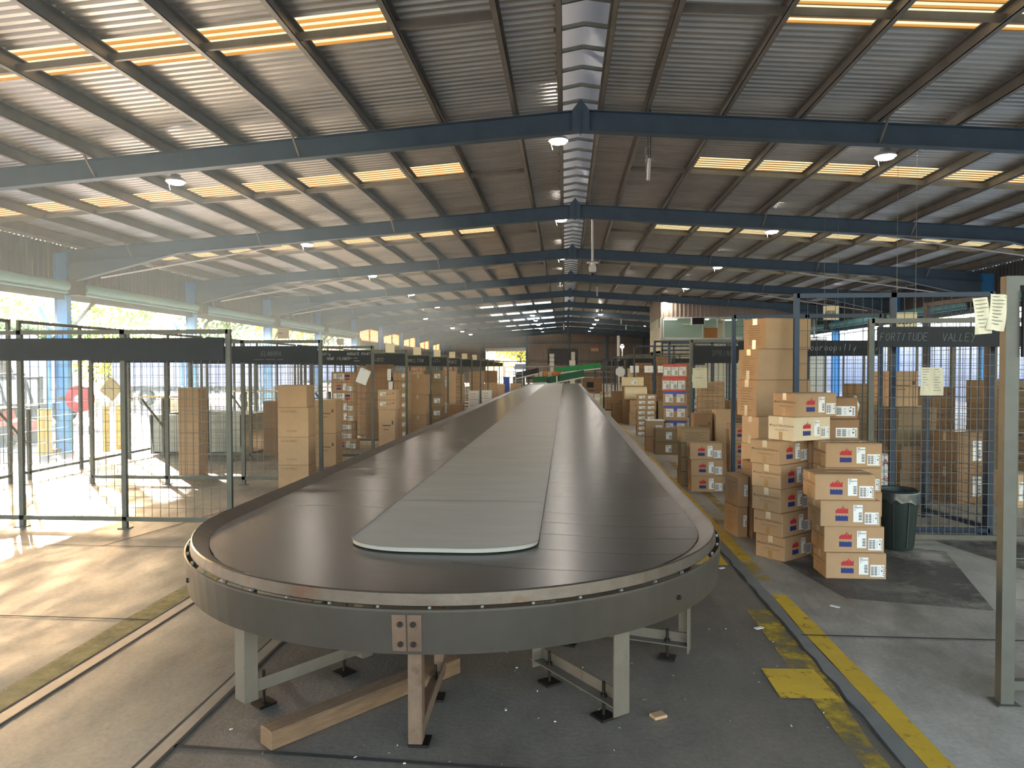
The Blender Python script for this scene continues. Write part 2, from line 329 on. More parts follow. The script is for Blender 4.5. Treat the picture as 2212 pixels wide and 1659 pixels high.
strip('floor_patch', [(2.0, 5.2), (2.9, 5.0), (3.4, 6.6), (2.6, 7.0), (1.75, 6.6)], patch, 'darker grey stain patch', z=.0015)
strip('floor_patch', [(3.5, 7.0), (3.72, 6.05), (9, 6.0), (9, 7.0)], patch, z=.0015)

# roof sheeting: trapezoid ribs running down the slope, translucent strips in each bay
SKY_Y = [8.65+6.68*k-(.0 if k == 0 else .35) for k in range(6)]
def skylight(y, ax, side):
    for s in SKY_Y:
        if abs(y-s) < .33 and ax > 2.35 and y < 42: return 1
    if y > 44 and side < 0 and 1.2 < ax < 5.9 and any(.9 < y-f < 3.6 for f in FR): return 2
    return 0
PITCH = .15; roofm = MB(); sheets = {}
for side in (-1, 1):
    cuts = [.34, 1.2, 2.35, 5.9, 14.1]
    for a, c in zip(cuts, cuts[1:]):
        xa, xb = RX+side*a, RX+side*c; za, zb = roof_z(xa), roof_z(xb)
        y = Y0
        while y < Y1:
            sk = skylight(y+PITCH/2, (a+c)/2, side)
            key = (sk, side, round((y-Y0)//6.68), a if sk == 2 else 0) if sk else None
            tgt = roofm if not sk else sheets.setdefault(key, MB())
            ys = [y, y+.065, y+.085, y+.13, y+.15]; zs = [0, 0, .035, .035, 0]
            vs = []
            for yy, dz in zip(ys, zs): vs += [(xa, yy, za+dz), (xb, yy, zb+dz)]
            tgt.add(vs, [(0, 1, 3, 2)]); tgt.add(vs, [(2*i, 2*i+1, 2*i+3, 2*i+2) for i in range(1, 4)], 1 if sk == 1 else 0)
            y += PITCH
ceiling = tag(roofm.obj('ceiling', roof_metal, fix=False), kind='structure')
for k, mb in sheets.items():
    o = mb.obj('skylight_sheet', [sky_sheet, sky_shaded] if k[0] == 1 else sky_white, ceiling, fix=False)
    o['label'] = 'yellow translucent corrugated strip' if k[0] == 1 else 'pale translucent roof panel'
# ridge vent: arched cap over the open ridge with straps
b = MB(); n = 8; prof = [(RX-.46+.92*i/n, RZ+.10+.20*math.sin(PI*i/n)) for i in range(n+1)]
y = Y0
while y < Y1:
    e = min(y+.66, Y1); vs = [(x, yy, z) for yy in (y, e) for x, z in prof]
    b.add(vs, [(i, i+1, n+2+i, n+1+i) for i in range(n)], 0, True); y += .66
ridge_white = M('ridge_cap_sheet', 'b9bbc0', .42, .35, noise=(1.5, .06), trans=.04)
b.obj('ridge_cap', ridge_white, ceiling, fix=False)
for k in range(70):
    yy = -3.2+.66*k; m_ = MB(); z0 = RZ-.02
    m_.bar((RX-.40, yy, z0), (RX, yy, z0+.07), .035, .05); m_.bar((RX, yy, z0+.07), (RX+.40, yy, z0), .035, .05)
    m_.obj('ridge_strap', steel_galv, ceiling)
b = MB()
for s in (-1, 1):
    b.lohi((RX+s*.36, Y0, RZ-.03), (RX+s*.375, Y1, RZ+.07))
b.obj('ridge_flashing', steel_galv, ceiling)
# purlins (C section) and their bridging bars
for s in (-1, 1):
    for d in (.36, 1.1, 2.32, 3.52, 4.72, 5.92, 7.12, 8.32, 9.52, 10.72, 11.92, 13.1):
        x = RX+s*d; z = roof_z(x); m_ = MB()
        m_.lohi((x-.006, Y0, z-.205), (x+.006, Y1, z-.004)); m_.lohi((x, Y0, z-.21), (x-s*.07, Y1, z-.198)); m_.lohi((x, Y0, z-.016), (x-s*.07, Y1, z-.004)); m_.lohi((x-s*.064, Y0, z-.21), (x-s*.07, Y1, z-.185))
        m_.obj('purlin', steel_purlin, ceiling)
for f in FR:
    for s in (-1, 1):
        m_ = MB(); ds = [1.1, 2.32, 3.52, 4.72, 5.92, 7.12, 8.32, 9.52, 10.72, 11.92, 13.1]
        for a, c in zip(ds, ds[1:]):
            xa, xc = RX+s*a, RX+s*c; m_.bar((xa, f+3.45, roof_z(xa)-.13), (xc, f+3.45, roof_z(xc)-.13), .04, .09)
        m_.obj('bridging_bar', steel_purlin, ceiling)

# portal frames: I-section rafters, apex plate, haunches, fly braces
def beam_seg(m_, xa, xb, y, depth_a, depth_b):
    for xs in ((xa, xb),):
        za, zb = roof_z(xa)-.215, roof_z(xb)-.215; wd = .085
        def pr(t0a, t1a, t0b, t1b, hw):
            vs = [(xa, y-hw, za-t1a), (xa, y+hw, za-t1a), (xa, y+hw, za-t0a), (xa, y-hw, za-t0a), (xb, y-hw, zb-t1b), (xb, y+hw, zb-t1b), (xb, y+hw, zb-t0b), (xb, y-hw, zb-t0b)]
            m_.add(vs, [(0, 1, 2, 3), (7, 6, 5, 4), (0, 4, 5, 1), (1, 5, 6, 2), (2, 6, 7, 3), (3, 7, 4, 0)])
        pr(0, .014, 0, .014, wd); pr(.014, depth_a-.014, .014, depth_b-.014, .006); pr(depth_a-.014, depth_a, depth_b-.014, depth_b, wd)
for i, f in enumerate(FR):
    t = thing('roof_beam', 'grey blue steel roof beam spanning the hall, %s counted from the camera' % ORD[i], 'beam', (RX, f, 0), group='roof beams across the hall')
    inv = Matrix.Translation((-RX, -f, 0))
    for s, nm in ((-1, 'rafter'), (1, 'rafter')):
        m_ = MB(); xe = XL+.12 if s < 0 else XR-.12; xh = xe-s*3.2
        beam_seg(m_, RX, xh, f, .34, .34); beam_seg(m_, xh, xe, f, .34, .34)
        o = m_.obj(nm, steel_beam, t); o.data.transform(inv)
        m_ = MB(); zh = roof_z(xh)-.215-.33; ze = roof_z(xe)-.215-.33
        m_.prism([(xh, zh), (xe, ze), (xe, ze-.55)], f-.006, f+.006, 'Y'); m_.bar((xh, f, zh), (xe, f, ze-.55), .17, .014)
        o = m_.obj('haunch', steel_beam, t); o.data.transform(inv)
        for d in (4.7, 8.3, 11.9):
            x = RX+s*d; m_ = MB(); m_.bar((x, f-.02, roof_z(x)-.215-.32), (x+s*.06, f-.32, roof_z(x)-.1), .03, .03)
            o = m_.obj('fly_brace', steel_purlin, t); o.data.transform(inv)
    m_ = MB(); za = RZ-.215
    m_.prism([(RX-.14, za-.02), (RX, za+.16), (RX+.14, za-.02), (RX+.14, za-.36), (RX, za-.40), (RX-.14, za-.36)], f-.1, f-.085, 'Y'); m_.lohi((RX-.008, f-.12, za-.37), (RX+.008, f+.1, za+.02))
    o = m_.obj('apex_plate', steel_beam, t); o.data.transform(inv)
# columns, sky blue on the outer flange, with plinths and downpipes on the open side
for i, f in enumerate(FR):
    for s, x, z0 in ((-1, XL, YARD_Z), (1, XR, 0.0)):
        if s > 0 and f > 60: continue
        lab = 'sky blue steel column with downpipe, %s along the %s side' % (ORD[i], 'left' if s < 0 else 'right')
        t = thing('steel_column', lab, 'column', (x, f, z0), group='columns on the %s side' % ('left' if s < 0 else 'right'))
        top = roof_z(x)-.25-z0; m_ = MB()
        m_.lohi((-.18, -.09, 0), (-.166, .09, top)); m_.lohi((.166, -.09, 0), (.18, .09, top)); m_.lohi((-.166, -.008, 0), (.166, .008, top)); m_.lohi((-.24, -.2, 0), (.24, .2, .02))
        m_.obj('shaft', col_blue, t)
        if s < 0:
            m_ = MB(); m_.tube([(-.62, -.1, 3.95), (-.34, -.16, 3.55), (-.30, -.16, 3.3), (-.30, -.16, .1)], .055, 10); m_.obj('downpipe', col_blue, t)
            m_ = MB(); m_.lohi((-.33, -.38, 0), (.05, -.2, .12)); m_.obj('plinth', kerb2, t)
            m_ = MB(); m_.bar((.14, .1, 3.35), (.14, 1.1, 4.2), .07, .07); m_.obj('knee_brace', steel_grey, t)
# eaves wall over the open sides, cross-hall walls
def sheet_wall(name, axis, fixed, lo, hi, zlo, zhi, mat, pitch=.19, holes=(), kind='structure', parent=None, out=1):
    """vertical rib sheeting in the plane axis=fixed; zhi may be a function"""
    m_ = MB(); u = lo
    while u < hi-1e-6:
        e = min(u+pitch, hi); us = [u, u+.55*(e-u), u+.65*(e-u), u+.9*(e-u), e]; ds = [0, 0, .03*out, .03*out, 0]
        for k in range(4):
            mid = (us[k]+us[k+1])/2; spans = [(zlo, None)]
            hs = [h for h in holes if h[0] <= mid <= h[1]]
            segs = []; z = zlo
            for h in sorted(hs, key=lambda h: h[2]): segs.append((z, h[2])); z = h[3]
            segs.append((z, None))
            for za, zb in segs:
                def P(uu, dd, zz): return (fixed+dd, uu, zz) if axis == 'X' else (uu, fixed+dd, zz)
                zt = [(zb if zb is not None else (zhi(w) if callable(zhi) else zhi)) for w in (us[k], us[k+1])]
                m_.add([P(us[k], ds[k], za), P(us[k+1], ds[k+1], za), P(us[k+1], ds[k+1], zt[1]), P(us[k], ds[k], zt[0])], [(0, 1, 2, 3)])
        u = e
    o = m_.obj(name, mat, parent, fix=False)
    if kind: o['kind'] = kind
    return o
HEAD = 3.56
WIN = [(47.0, 52.2), (53.4, 58.8), (60.2, 65.0), (67.0, 71.6), (73.5, 77.7)]
wl = sheet_wall('wall_left', 'X', XL-.22, Y0, 46.5, HEAD, roof_z(XL)+.0, wall_dark)
wl2 = sheet_wall('wall_left_far', 'X', XL-.22, 46.5, Y1, YARD_Z, roof_z(XL), wall_dark, holes=[(a, c, 3.5, 4.45) for a, c in WIN])
wr = sheet_wall('wall_right', 'X', XR+.22, Y0, 45.0, HEAD, roof_z(XR), wall_dark, out=-1)
wr2 = sheet_wall('wall_right_far', 'X', XR+.22, 45.0, Y1, 0, roof_z(XR), wall_dark, out=-1)
wb = sheet_wall('wall_back', 'Y', Y1, XL-.2, XR+.2, 0, lambda x: roof_z(x)-.02, wall_sheet, pitch=.25, holes=[(-9.0, -4.45, 0.0, 3.62)])
m_ = MB()
for z in (2.4, 4.45): m_.lohi((XL, Y1-.14, z-.06), (XR, Y1-.06, z+.06))
for x in (-13, -9.2, -4.3, 0.4, 4.6, 8.6, 12.6): m_.lohi((x-.09, Y1-.16, 0), (x+.09, Y1-.05, roof_z(x)-.2))
m_.obj('wall_frame', steel_beam, wb)
m_ = MB()
for y0_, y1_ in ((Y0, 46.5),): m_.lohi((XL-.1, y0_, HEAD-.02), (XL+.05, y1_, HEAD+.16))
m_.obj('header_beam', steel_beam, wl)
m_ = MB(); m_.lohi((XR-.05, Y0, HEAD-.02), (XR+.1, 45, HEAD+.16)); m_.obj('header_beam', steel_beam, wr)
for i, (a, c) in enumerate(WIN):
    w = tag(link('window_%d' % (i+1), None), kind='structure'); w.location = (XL-.22, (a+c)/2, 3.5)
    m_ = MB(); h = (c-a)/2
    for y in (-h, -.0, h): m_.lohi((-.05, y-.06, 0), (.05, y+.06, .95))
    m_.lohi((-.05, -h, -.05), (.05, h, .05)); m_.lohi((-.05, -h, .9), (.05, h, 1.0)); m_.obj('window_frame', wall_dark, w)
    m_ = MB()
    for k in range(8): m_.bar((.02, -h, .1+.115*k), (.02, h, .1+.115*k), .15, .008, 0, (-.55, 0, .85))
    m_.obj('louvre', M('amber_louvre', 'dcaa70', .4, trans=.5), w)
# roller door at the far end
d = tag(link('door_1', None), kind='structure'); d.location = (-6.72, Y1, 0)
m_ = MB(); m_.tube([(-2.3, -.25, 3.75), (2.3, -.25, 3.75)], .22, 12); m_.obj('door_roll', M('roller_door_white', 'd6d6d2', .5, noise=(2, .05)), d)
m_ = MB(); m_.lohi((-2.4, -.18, 0), (-2.28, 0, 4)); m_.lohi((2.28, -.18, 0), (2.4, 0, 4)); m_.obj('door_frame', steel_beam, d)
# teal shutter tube under the eaves, both sides, on brackets
for s, x, ye in ((-1, XL+.37, 46.0), (1, XR-.37, 44.0)):
    t = thing('shutter_tube', 'long teal roller shutter housing under the %s eaves' % ('left' if s < 0 else 'right'), 'shutter housing', (x, 0, 3.86))
    m_ = MB()
    for f in FR[:6]:
        a, c = f+.35, f+6.68-.35
        if a < ye: m_.tube([(0, a, 0), (0, min(c, ye), 0)], .13, 12); m_.tube([(s*-.02, a, -.17), (s*-.02, min(c, ye), -.17)], .035, 8)
    m_.tube([(0, -3.9, 0), (0, FR[0]-.35, 0)], .13, 12)
    m_.obj('housing', teal, t)
    for f in FR[:6]: m_ = MB(); m_.lohi((-.15, f-.2, -.22), (.15, f+.2, -.19)); m_.lohi((-.15, f-.2, -.22), (.15, f-.17, .2)); m_.lohi((-.15, f+.17, -.22), (.15, f+.2, .2)); m_.obj('bracket', steel_grey, t)
# ---------------------------------------------------------------- the parcel conveyor
CXc, CYc, RB, YE = -0.665, 4.43, 1.457, 44.0
conv = thing('parcel_conveyor', 'long steel oval parcel conveyor running down the middle of the hall', 'conveyor', (CXc, CYc, 0))
def belt_path(R, n=48, yend=YE-CYc):
    P = [(-R, yend), (-R, yend*.5), (-R, 12), (-R, 6), (-R, 3), (-R, 1)]; Nn = [(-1, 0)]*6
    for i in range(n+1):
        a = PI+PI*i/n; P.append((R*math.cos(a), R*math.sin(a))); Nn.append((math.cos(a), math.sin(a)))
    P += [(R, 1), (R, 3), (R, 6), (R, 12), (R, yend*.5), (R, yend)]; Nn += [(1, 0)]*6
    return P, Nn
def sweep(prof, closed=False, R=RB):
    P, Nn = belt_path(R); m_ = MB(); k = len(prof); vs = []
    for (x, y), (nx, ny) in zip(P, Nn):
        for o, z in prof: vs.append((x+nx*o, y+ny*o, z))
    fs = []
    for i in range(len(P)-1):
        for j in range(k if closed else k-1): fs.append((i*k+j, i*k+(j+1) % k, (i+1)*k+(j+1) % k, (i+1)*k+j))
    if closed: fs += [tuple(range(k))[::-1], tuple(range((len(P)-1)*k, len(P)*k))]
    m_.add(vs, fs, 0, False); return m_
belt_mat = M('belt_plates', '544f4b', .27, .15, noise=(1.2, .18), stretch=(1.2, 5, 1), bump=(3, .05, .02), spec=.45)
seam_mat = M('belt_seam', '2c2a29', .4, noise=(6, .2))
P, _ = belt_path(RB)
b = MB(); zb = .682; k = len(P)
b.add([(x, y, zb) for x, y in P]+[(0, y, zb) for x, y in P], [(i, i+1, k+i+1, k+i) for i in range(k-1)])
rs = random.Random(5)                 # crescent plate joints
def seam(pts, w=.006):
    for (x0, y0), (x1, y1) in zip(pts, pts[1:]):
        l = math.hypot(x1-x0, y1-y0); nx, ny = -(y1-y0)/l*w/2, (x1-x0)/l*w/2
        b.poly([(x0+nx, y0+ny, zb+.002), (x0-nx, y0-ny, zb+.002), (x1-nx, y1-ny, zb+.002), (x1+nx, y1+ny, zb+.002)], 1)
for y, x0, x1 in ((.02, .5, 1.45), (-.28, .48, 1.42), (-.62, .42, 1.30), (-.95, .1, 1.08)):
    seam([(x0+(x1-x0)*t, y-.07*math.sin(PI*t*.8)-.04*t) for t in [q/8 for q in range(9)]], .005)
for s in (-1, 1):
    for i in range(60):
        y = .35+.62*i; seam([(s*(.49+.96*t), y-s*.12*math.sin(PI*t)) for t in [q/6 for q in range(7)]], .004)
b.obj('belt', [belt_mat, M('belt_joint', '474340', .35, noise=(6, .2))], conv, fix=False)
rim_mat = M('worn_rim_steel', '5d554f', .36, .7, noise=(4, .22), wear=('5a4234', 3.2, .56, .68), bump=(25, .08))
sweep([(.0, .676), (.015, .684), (.078, .716), (.088, .722), (.094, .716), (.100, .668), (.094, .662), (.082, .668), (.078, .704), (.012, .67)], True).obj('rim', rim_mat, conv)
apron_mat = M('brushed_apron_steel', '6c665f', .33, .8, noise=(2.2, .14), wear=('5a4a3e', 1.6, .62, .8), bump=(9, .04))
sweep([(.104, .470), (.116, .655), (.120, .662), (.128, .660), (.128, .650), (.112, .470)], True).obj('apron', apron_mat, conv)
bolt = M('dark_bolt', '3a3634', .4, .8)
def on_apron(a, z, r=RB+.118): return (r*math.cos(a), r*math.sin(a), z)
a_s = -PI/2+.01
b = MB()
for da in (-.0205, .0205):
    p0, p1 = on_apron(a_s+da-.0185, .485, RB+.1155), on_apron(a_s+da+.0185, .485, RB+.1155); p2, p3 = on_apron(a_s+da+.0185, .64, RB+.1295), on_apron(a_s+da-.0185, .64, RB+.1295); b.add([p0, p1, p2, p3], [(0, 1, 2, 3)])
b.obj('splice_plate', M('rusty_plate', '6b5647', .6, .3, noise=(10, .25)), conv, fix=False)
for da, z in ((-.017, .60), (.017, .60), (-.017, .515), (.017, .515), (-.95, .56), (.86, .555)):
    m_ = MB(); p = Vector(on_apron(a_s+da, z, RB+.112+.016*(z-.47)/.18-.002)); q = p+Vector((p.x, p.y, 0)).normalized()*.012
    m_.tube([p, q], .012, 8); m_.obj('bolt', bolt, conv)
for i in range(22):
    a = PI+.12+(PI-.24)*i/21; p = on_apron(a, .662, RB+.11); MB().box(p, (.012, .012, .016), 0, a).obj('rim_clip', steel_galv, conv)
cover = M('centre_cover_laminate', 'a39f96', .5, .1, noise=(1.4, .10), stretch=(1, 3, 1), bump=(6, .04))
def cover_pts(hw, y0, r=.38, n=10):
    pts = [(-hw, YE-CYc)]
    for i in range(n+1): a = PI+PI/2*i/n; pts.append((-hw+r*(1+math.cos(a)), y0+.24+.24*math.sin(a)))
    for i in range(n+1): a = -PI/2+PI/2*i/n; pts.append((hw-r*(1-math.cos(a)), y0+.24+.24*math.sin(a)))
    return pts+[(hw, YE-CYc)]
m_ = MB(); m_.prism(cover_pts(.515, 3.64-CYc), .690, .712, 'Z'); m_.obj('centre_cover', cover, conv)
m_ = MB(); pe = cover_pts(.518, 3.636-CYc)
for (x0, y0), (x1, y1) in zip(pe, pe[1:]): m_.bar((x0, y0, .7125), (x1, y1, .7125), .006, .004)
m_.obj('cover_edging', steel_galv, conv)
m_ = MB()
for i in range(16): y = .52+2.42*i; m_.poly([(-.51, y, .7135), (.51, y+.01, .7135), (.51, y+.016, .7135), (-.51, y+.007, .7135)])
m_.obj('cover_joint', seam_mat, conv, fix=False)
leg_mat = M('worn_grey_leg_paint', '6e675d', .5, .3, noise=(5, .14), wear=('5c4634', 7, .58, .68)); rust = M('rusty_angle', '6e5a4a', .65, .3, noise=(9, .22), wear=('4a3426', 6, .55, .7))
def trestle(ang, r_out=1.42, r_in=.72, mat=leg_mat, ht=.47, lw=.09):
    c, s = math.cos(ang), math.sin(ang); n = (-s, c)
    def Pt(r, z, o=0): return (r*c+n[0]*o, r*s+n[1]*o, z)
    for r, w in ((r_out, lw), (r_in, lw*.8)):
        m_ = MB(); m_.bar(Pt(r, .06), Pt(r, ht+.12), w, .008, 0, (c, s, 0)); m_.bar(Pt(r-.03, .06, w/2), Pt(r-.03, ht+.12, w/2), .008, .065, 0, (c, s, 0)); m_.obj('leg', mat, conv)
    m_ = MB(); m_.bar(Pt(r_in-.03, .12, .03), Pt(r_out, .12, .03), .006, .06); m_.bar(Pt(r_in-.03, .093, 0), Pt(r_out, .093, 0), .06, .006); m_.obj('cross_bar', mat, conv)
    for r in (r_out-.12, r_in+.1):
        m_ = MB(); m_.tube([Pt(r, .015), Pt(r, .17)], .008, 6); m_.tube([Pt(r, .075), Pt(r, .09)], .016, 6); m_.tube([Pt(r, .10), Pt(r, .115)], .016, 6); m_.box(Pt(r, .008), (.09, .09, .012), 0, ang); m_.obj('levelling_foot', bolt, conv)
trestle(-PI/2+.02, 1.50, .86, rust, lw=.055); trestle(-PI/2-.645, 1.47, .78); trestle(-PI/2+.66, 1.50, .85); trestle(-.30, 1.42, .62); trestle(PI+.08, 1.42, .62)
for y in (3.4, 6.6, 9.8, 13, 16.4, 20, 24, 28, 32, 36):
    for s in (-1, 1):
        m_ = MB(); m_.bar((s*1.38, y, 0), (s*1.38, y, .62), .08, .06); m_.obj('leg', leg_mat, conv)
    m_ = MB(); m_.bar((-1.38, y, .12), (1.38, y, .12), .05, .06); m_.obj('cross_bar', leg_mat, conv)
m_ = MB(); m_.lohi((-1.3, -.6, .60), (1.3, YE-CYc, .665)); m_.prism([(1.3*math.cos(PI+PI*i/16), 1.3*math.sin(PI+PI*i/16)) for i in range(17)], .60, .665, 'Z'); m_.obj('bed_frame', steel_grey, conv)
# timber left lying under the near end, litter
p, q = (-1.30, 2.96), (-.60, 3.80)
t = thing('timber_beam', 'rough brown timber beam lying on the floor under the conveyor', 'timber', (p[0], p[1], 0), math.atan2(q[1]-p[1], q[0]-p[0]))
L_ = math.hypot(q[0]-p[0], q[1]-p[1]); MB().lohi((0, -.05, .002), (L_, .05, .085)).obj('beam', timber, t, bevel=.006)
t = tag(MB().lohi((0, 0, .001), (.07, .05, .016)).obj('cardboard_scrap', card, bevel=.002), 'small tan cardboard scrap on the floor by a conveyor leg', 'scrap'); t.location = (.42, 3.32, 0); t.rotation_euler = (0, 0, .5)
lit = MB(); rl = random.Random(9)
for _ in range(150):
    x, y = (rl.uniform(-1.7, 1.35), rl.uniform(2.3, 5.2)); a = rl.uniform(0, PI); L2 = rl.uniform(.004, .016)
    lit.box((x, y, .0055), (L2, L2*rl.uniform(.2, .6), .004), 0 if rl.random() < .75 else 1, a)
tag(lit.obj('floor_litter', [M('dust_crumb', '6c665e', .9), M('white_crumb', 'c8c8c4', .9)]), 'scattered crumbs of litter on the dark floor under the conveyor', 'litter', kind='stuff')
t = MB(); rp = random.Random(2)
pts = [(math.cos(i*.7)*rp.uniform(.05, .13), math.sin(i*.7)*rp.uniform(.04, .09), .006+rp.uniform(0, .05)) for i in range(9)]
t.blob((0, 0, .03), (.10, .06, .03), 12, 6, jit=.35, rnd=rp); t = t.obj('plastic_wrap', M('crumpled_plastic', 'd0d0cc', .2, noise=(8, .1), spec=.8)); tag(t, 'crumpled clear plastic wrap on the floor behind the left leg', 'plastic wrap'); t.location = (-1.42, 4.25, 0)
for x, y, lab in ((1.22, 4.55, 'white paper flake on the worn yellow line'), (1.28, 5.9, 'tiny white scrap beside the floor crack'), (1.85, 5.0, 'white scrap on the grey stain right of the yellow line')):
    o = MB().lohi((-.03, -.015, .006), (.03, .015, .009)).obj('paper_scrap', paper); o.location = (x, y, 0); o.rotation_euler = (0, 0, x*3); tag(o, lab, 'scrap')

# ---------------------------------------------------------------- mesh cages with blackboard headers
def fence(label, x0, y, bays, bw, ztop, mat=steel_grey, wmat=wire, board=None, texts=(), cell=(.09, .11), rz=0.0, group=None, fine=True, post_w=.05, zb=.10, name='cage_partition', mid=False, cat='cage partition', faint=False, open_bays=()):
    t = thing(name, label, cat, (x0, y, 0), rz, group); W = bays*bw
    for i in range(bays+1):
        m_ = MB(); m_.box((i*bw, 0, ztop/2), (post_w, post_w*.8, ztop)); m_.box((i*bw, 0, .004), (.11, .1, .008)); m_.obj('post', mat, t)
    MB().lohi((0, -.02, ztop-.045), (W, .02, ztop)).obj('top_rail', mat, t)
    MB().lohi((0, -.02, zb-.025), (W, .02, zb+.02)).obj('bottom_rail', mat, t)
    if mid: MB().lohi((0, -.015, ztop*.55), (W, .015, ztop*.55+.03)).obj('middle_rail', mat, t)
    for i in range(bays):
        if i in open_bays: continue
        m_ = MB(); xa, xb = i*bw+.02, (i+1)*bw-.02; r = .0042 if fine else .006; nx = max(2, round((xb-xa)/cell[0])); nz = max(2, round((ztop-zb)/cell[1]))
        for k in range(1, nx): m_.bar((xa+(xb-xa)*k/nx, 0, zb), (xa+(xb-xa)*k/nx, 0, ztop-.04), r, r, caps=False)
        for k in range(1, nz): m_.bar((xa, .004, zb+(ztop-.04-zb)*k/nz), (xb, .004, zb+(ztop-.04-zb)*k/nz), r, r, caps=False)
        m_.obj('wire_mesh', wmat, t, fix=False)
    if board:
        xa, xb, za, zc = board; m_ = MB(); m_.lohi((xa, -.045, za), (xb, -.028, zc)); bo = m_.obj('sign_board', chalkboard, t)
        if texts:
            for body, tx, tz, h in texts: m_ = MB(); chalk_strokes(m_, body, tx, tz, h, -.047, th=max(.0045, h*.055)); m_.obj('chalk_writing', chalk_faint if faint else chalk, bo, fix=False)
    return t
XE = -3.42
LROWS = [7.0, 9.72, 12.42, 15.13, 17.85, 20.55, 23.2, 25.9, 28.6, 31.3, 34.0, 36.7, 39.4]
WR = {2: [('~AY', .05, 1.86, .055), ('W/Fly', 2.46, 1.88, .05), ('HAWK ISLANDS', 2.56, 1.80, .05), ('NORGATE POINT', 2.93, 1.885, .046), ('~~~ ~~~', 2.95, 1.82, .035), ('~~~~~', 3.05, 1.77, .03)],
      3: [('~OSS', 2.68, 1.80, .075)], 4: [('HAMILTON', 2.72, 1.80, .09)], 5: [('~ST~', 2.92, 1.82, .09)], 6: [('OANKE', 2.88, 1.80, .11)], 1: [('ELANORA', 1.12*2+.3, 1.83, .06), ('~~~~~ ~~~~~ ~~~', 1.12*2+.2, 1.76, .04)]}
for i, y in enumerate(LROWS):
    nb = 3 if i != 0 else 3; x0 = XE-1.125*(nb if i else 3)
    fence('grey wire mesh partition with blackboard header on the left, %s from the camera' % ORD[i], x0, y, nb, 1.125, 2.05, board=(.03, nb*1.125-.03, 1.735, 1.965), texts=WR.get(i, ()), group='cage partitions on the left', fine=i < 6, cell=(.09, .115) if i < 6 else (.19, .24), faint=i == 1)
o = fence('grey wire mesh partition beside the left end of the nearest one', XE-1.125*6-.14, 7.0, 3, 1.125, 2.05, board=(.03, 3.32, 1.735, 1.965), group='cage partitions on the left')
for i, (ya, yb) in enumerate(((3.6, 9.6), (9.8, 15.0), (15.25, 20.4), (20.65, 31.2))):
    n = max(2, round((yb-ya)/1.35))
    fence('taller grey mesh back fence along the left cages, %s length' % ORD[i], -7.95, ya, n, (yb-ya)/n, 2.36, rz=PI/2, group='back fences of the left cages', fine=i < 2, cell=(.17, .2), zb=.12, name='cage_back_fence')
# right hand cages
fence('near grey mesh partition at the right edge with dark header board', 2.15, 3.62, 2, 1.3, 2.09, board=(.036, 2.5, 1.70, 2.02), texts=[('oe', .05, 1.86, .06), ('Ws', .05, 1.75, .06)], cell=(.1, .105), post_w=.062, group='cage partitions on the right', faint=True)
fence('tall blue framed mesh partition behind the front cartons', 2.28, 7.22, 2, .92, 2.38, steel_blue, wire_blue, cell=(.092, .16), group='cage partitions on the right', zb=.06)
fence('grey mesh partition with FORTITUDE VALLEY chalked on its header', 2.87, 6.92, 3, 1.2, 2.11, board=(.04, 3.58, 1.84, 2.03), texts=[('FORTITUDE', .06, 1.90, .07), ('VALLEY', .62, 1.895, .072)], cell=(.055, .1), faint=True, group='cage partitions on the right', zb=.06)
fence('blue mesh gate standing open behind the FORTITUDE VALLEY header', 4.14, 7.30, 1, .86, 2.36, steel_blue, wire_blue, cell=(.1, .1), rz=PI/2+.2, name='cage_gate', cat='gate', zb=.08, post_w=.06)
fence('blue mesh partition with a half hidden chalked header right of the tall cartons', 2.2, 9.5, 2, .93, 2.34, steel_blue, wire_blue, board=(.05, 1.84, 1.80, 2.0), texts=[('Indooroopilly', .78, 1.87, .085), ('/', 1.78, 1.87, .06)], cell=(.1, .11), group='cage partitions on the right')
fence('grey mesh partition with SPRING chalked on its header', 2.2, 12.65, 2, .75, 2.14, board=(.04, .8, 1.73, 2.03), texts=[('SPRING', .34, 1.86, .09)], cell=(.09, .11), group='cage partitions on the right', faint=True)
fence('dark grey mesh partition with a blank dark header left of the SPRING sign', 2.2, 15.3, 3, .9, 2.2, steel_blue, wire_blue, board=(.45, 2.5, 1.80, 2.04), cell=(.12, .13), group='cage partitions on the right')
fence('dark mesh partition behind the red taped cartons', 2.2, 17.7, 3, .9, 2.32, steel_blue, wire_blue, cell=(.12, .14), group='cage partitions on the right')
fence('dark tall mesh partition hung with white notices', 2.2, 22.9, 4, .62, 2.36, steel_blue, wire_blue, cell=(.15, .2), group='cage partitions on the right')
for i, y in enumerate((26.5, 30.2, 34.0, 38.0)):
    fence('distant grey mesh partition in the right row, %s behind the white notices' % ORD[i], 2.2, y, 3, 1.0, 2.15, cell=(.2, .3), fine=False, board=(.1, 2.9, 1.75, 2.0), group='cage partitions on the right')
for i, (ya, yb) in enumerate(((3.4, 9.5), (9.6, 15.3), (15.4, 24))):
    n = max(2, round((yb-ya)/1.4)); fence('grey mesh back fence along the right cages, %s length' % ORD[i], 8.0, ya, n, (yb-ya)/n, 2.3, rz=PI/2, group='back fences of the right cages', cell=(.2, .25), name='cage_back_fence')
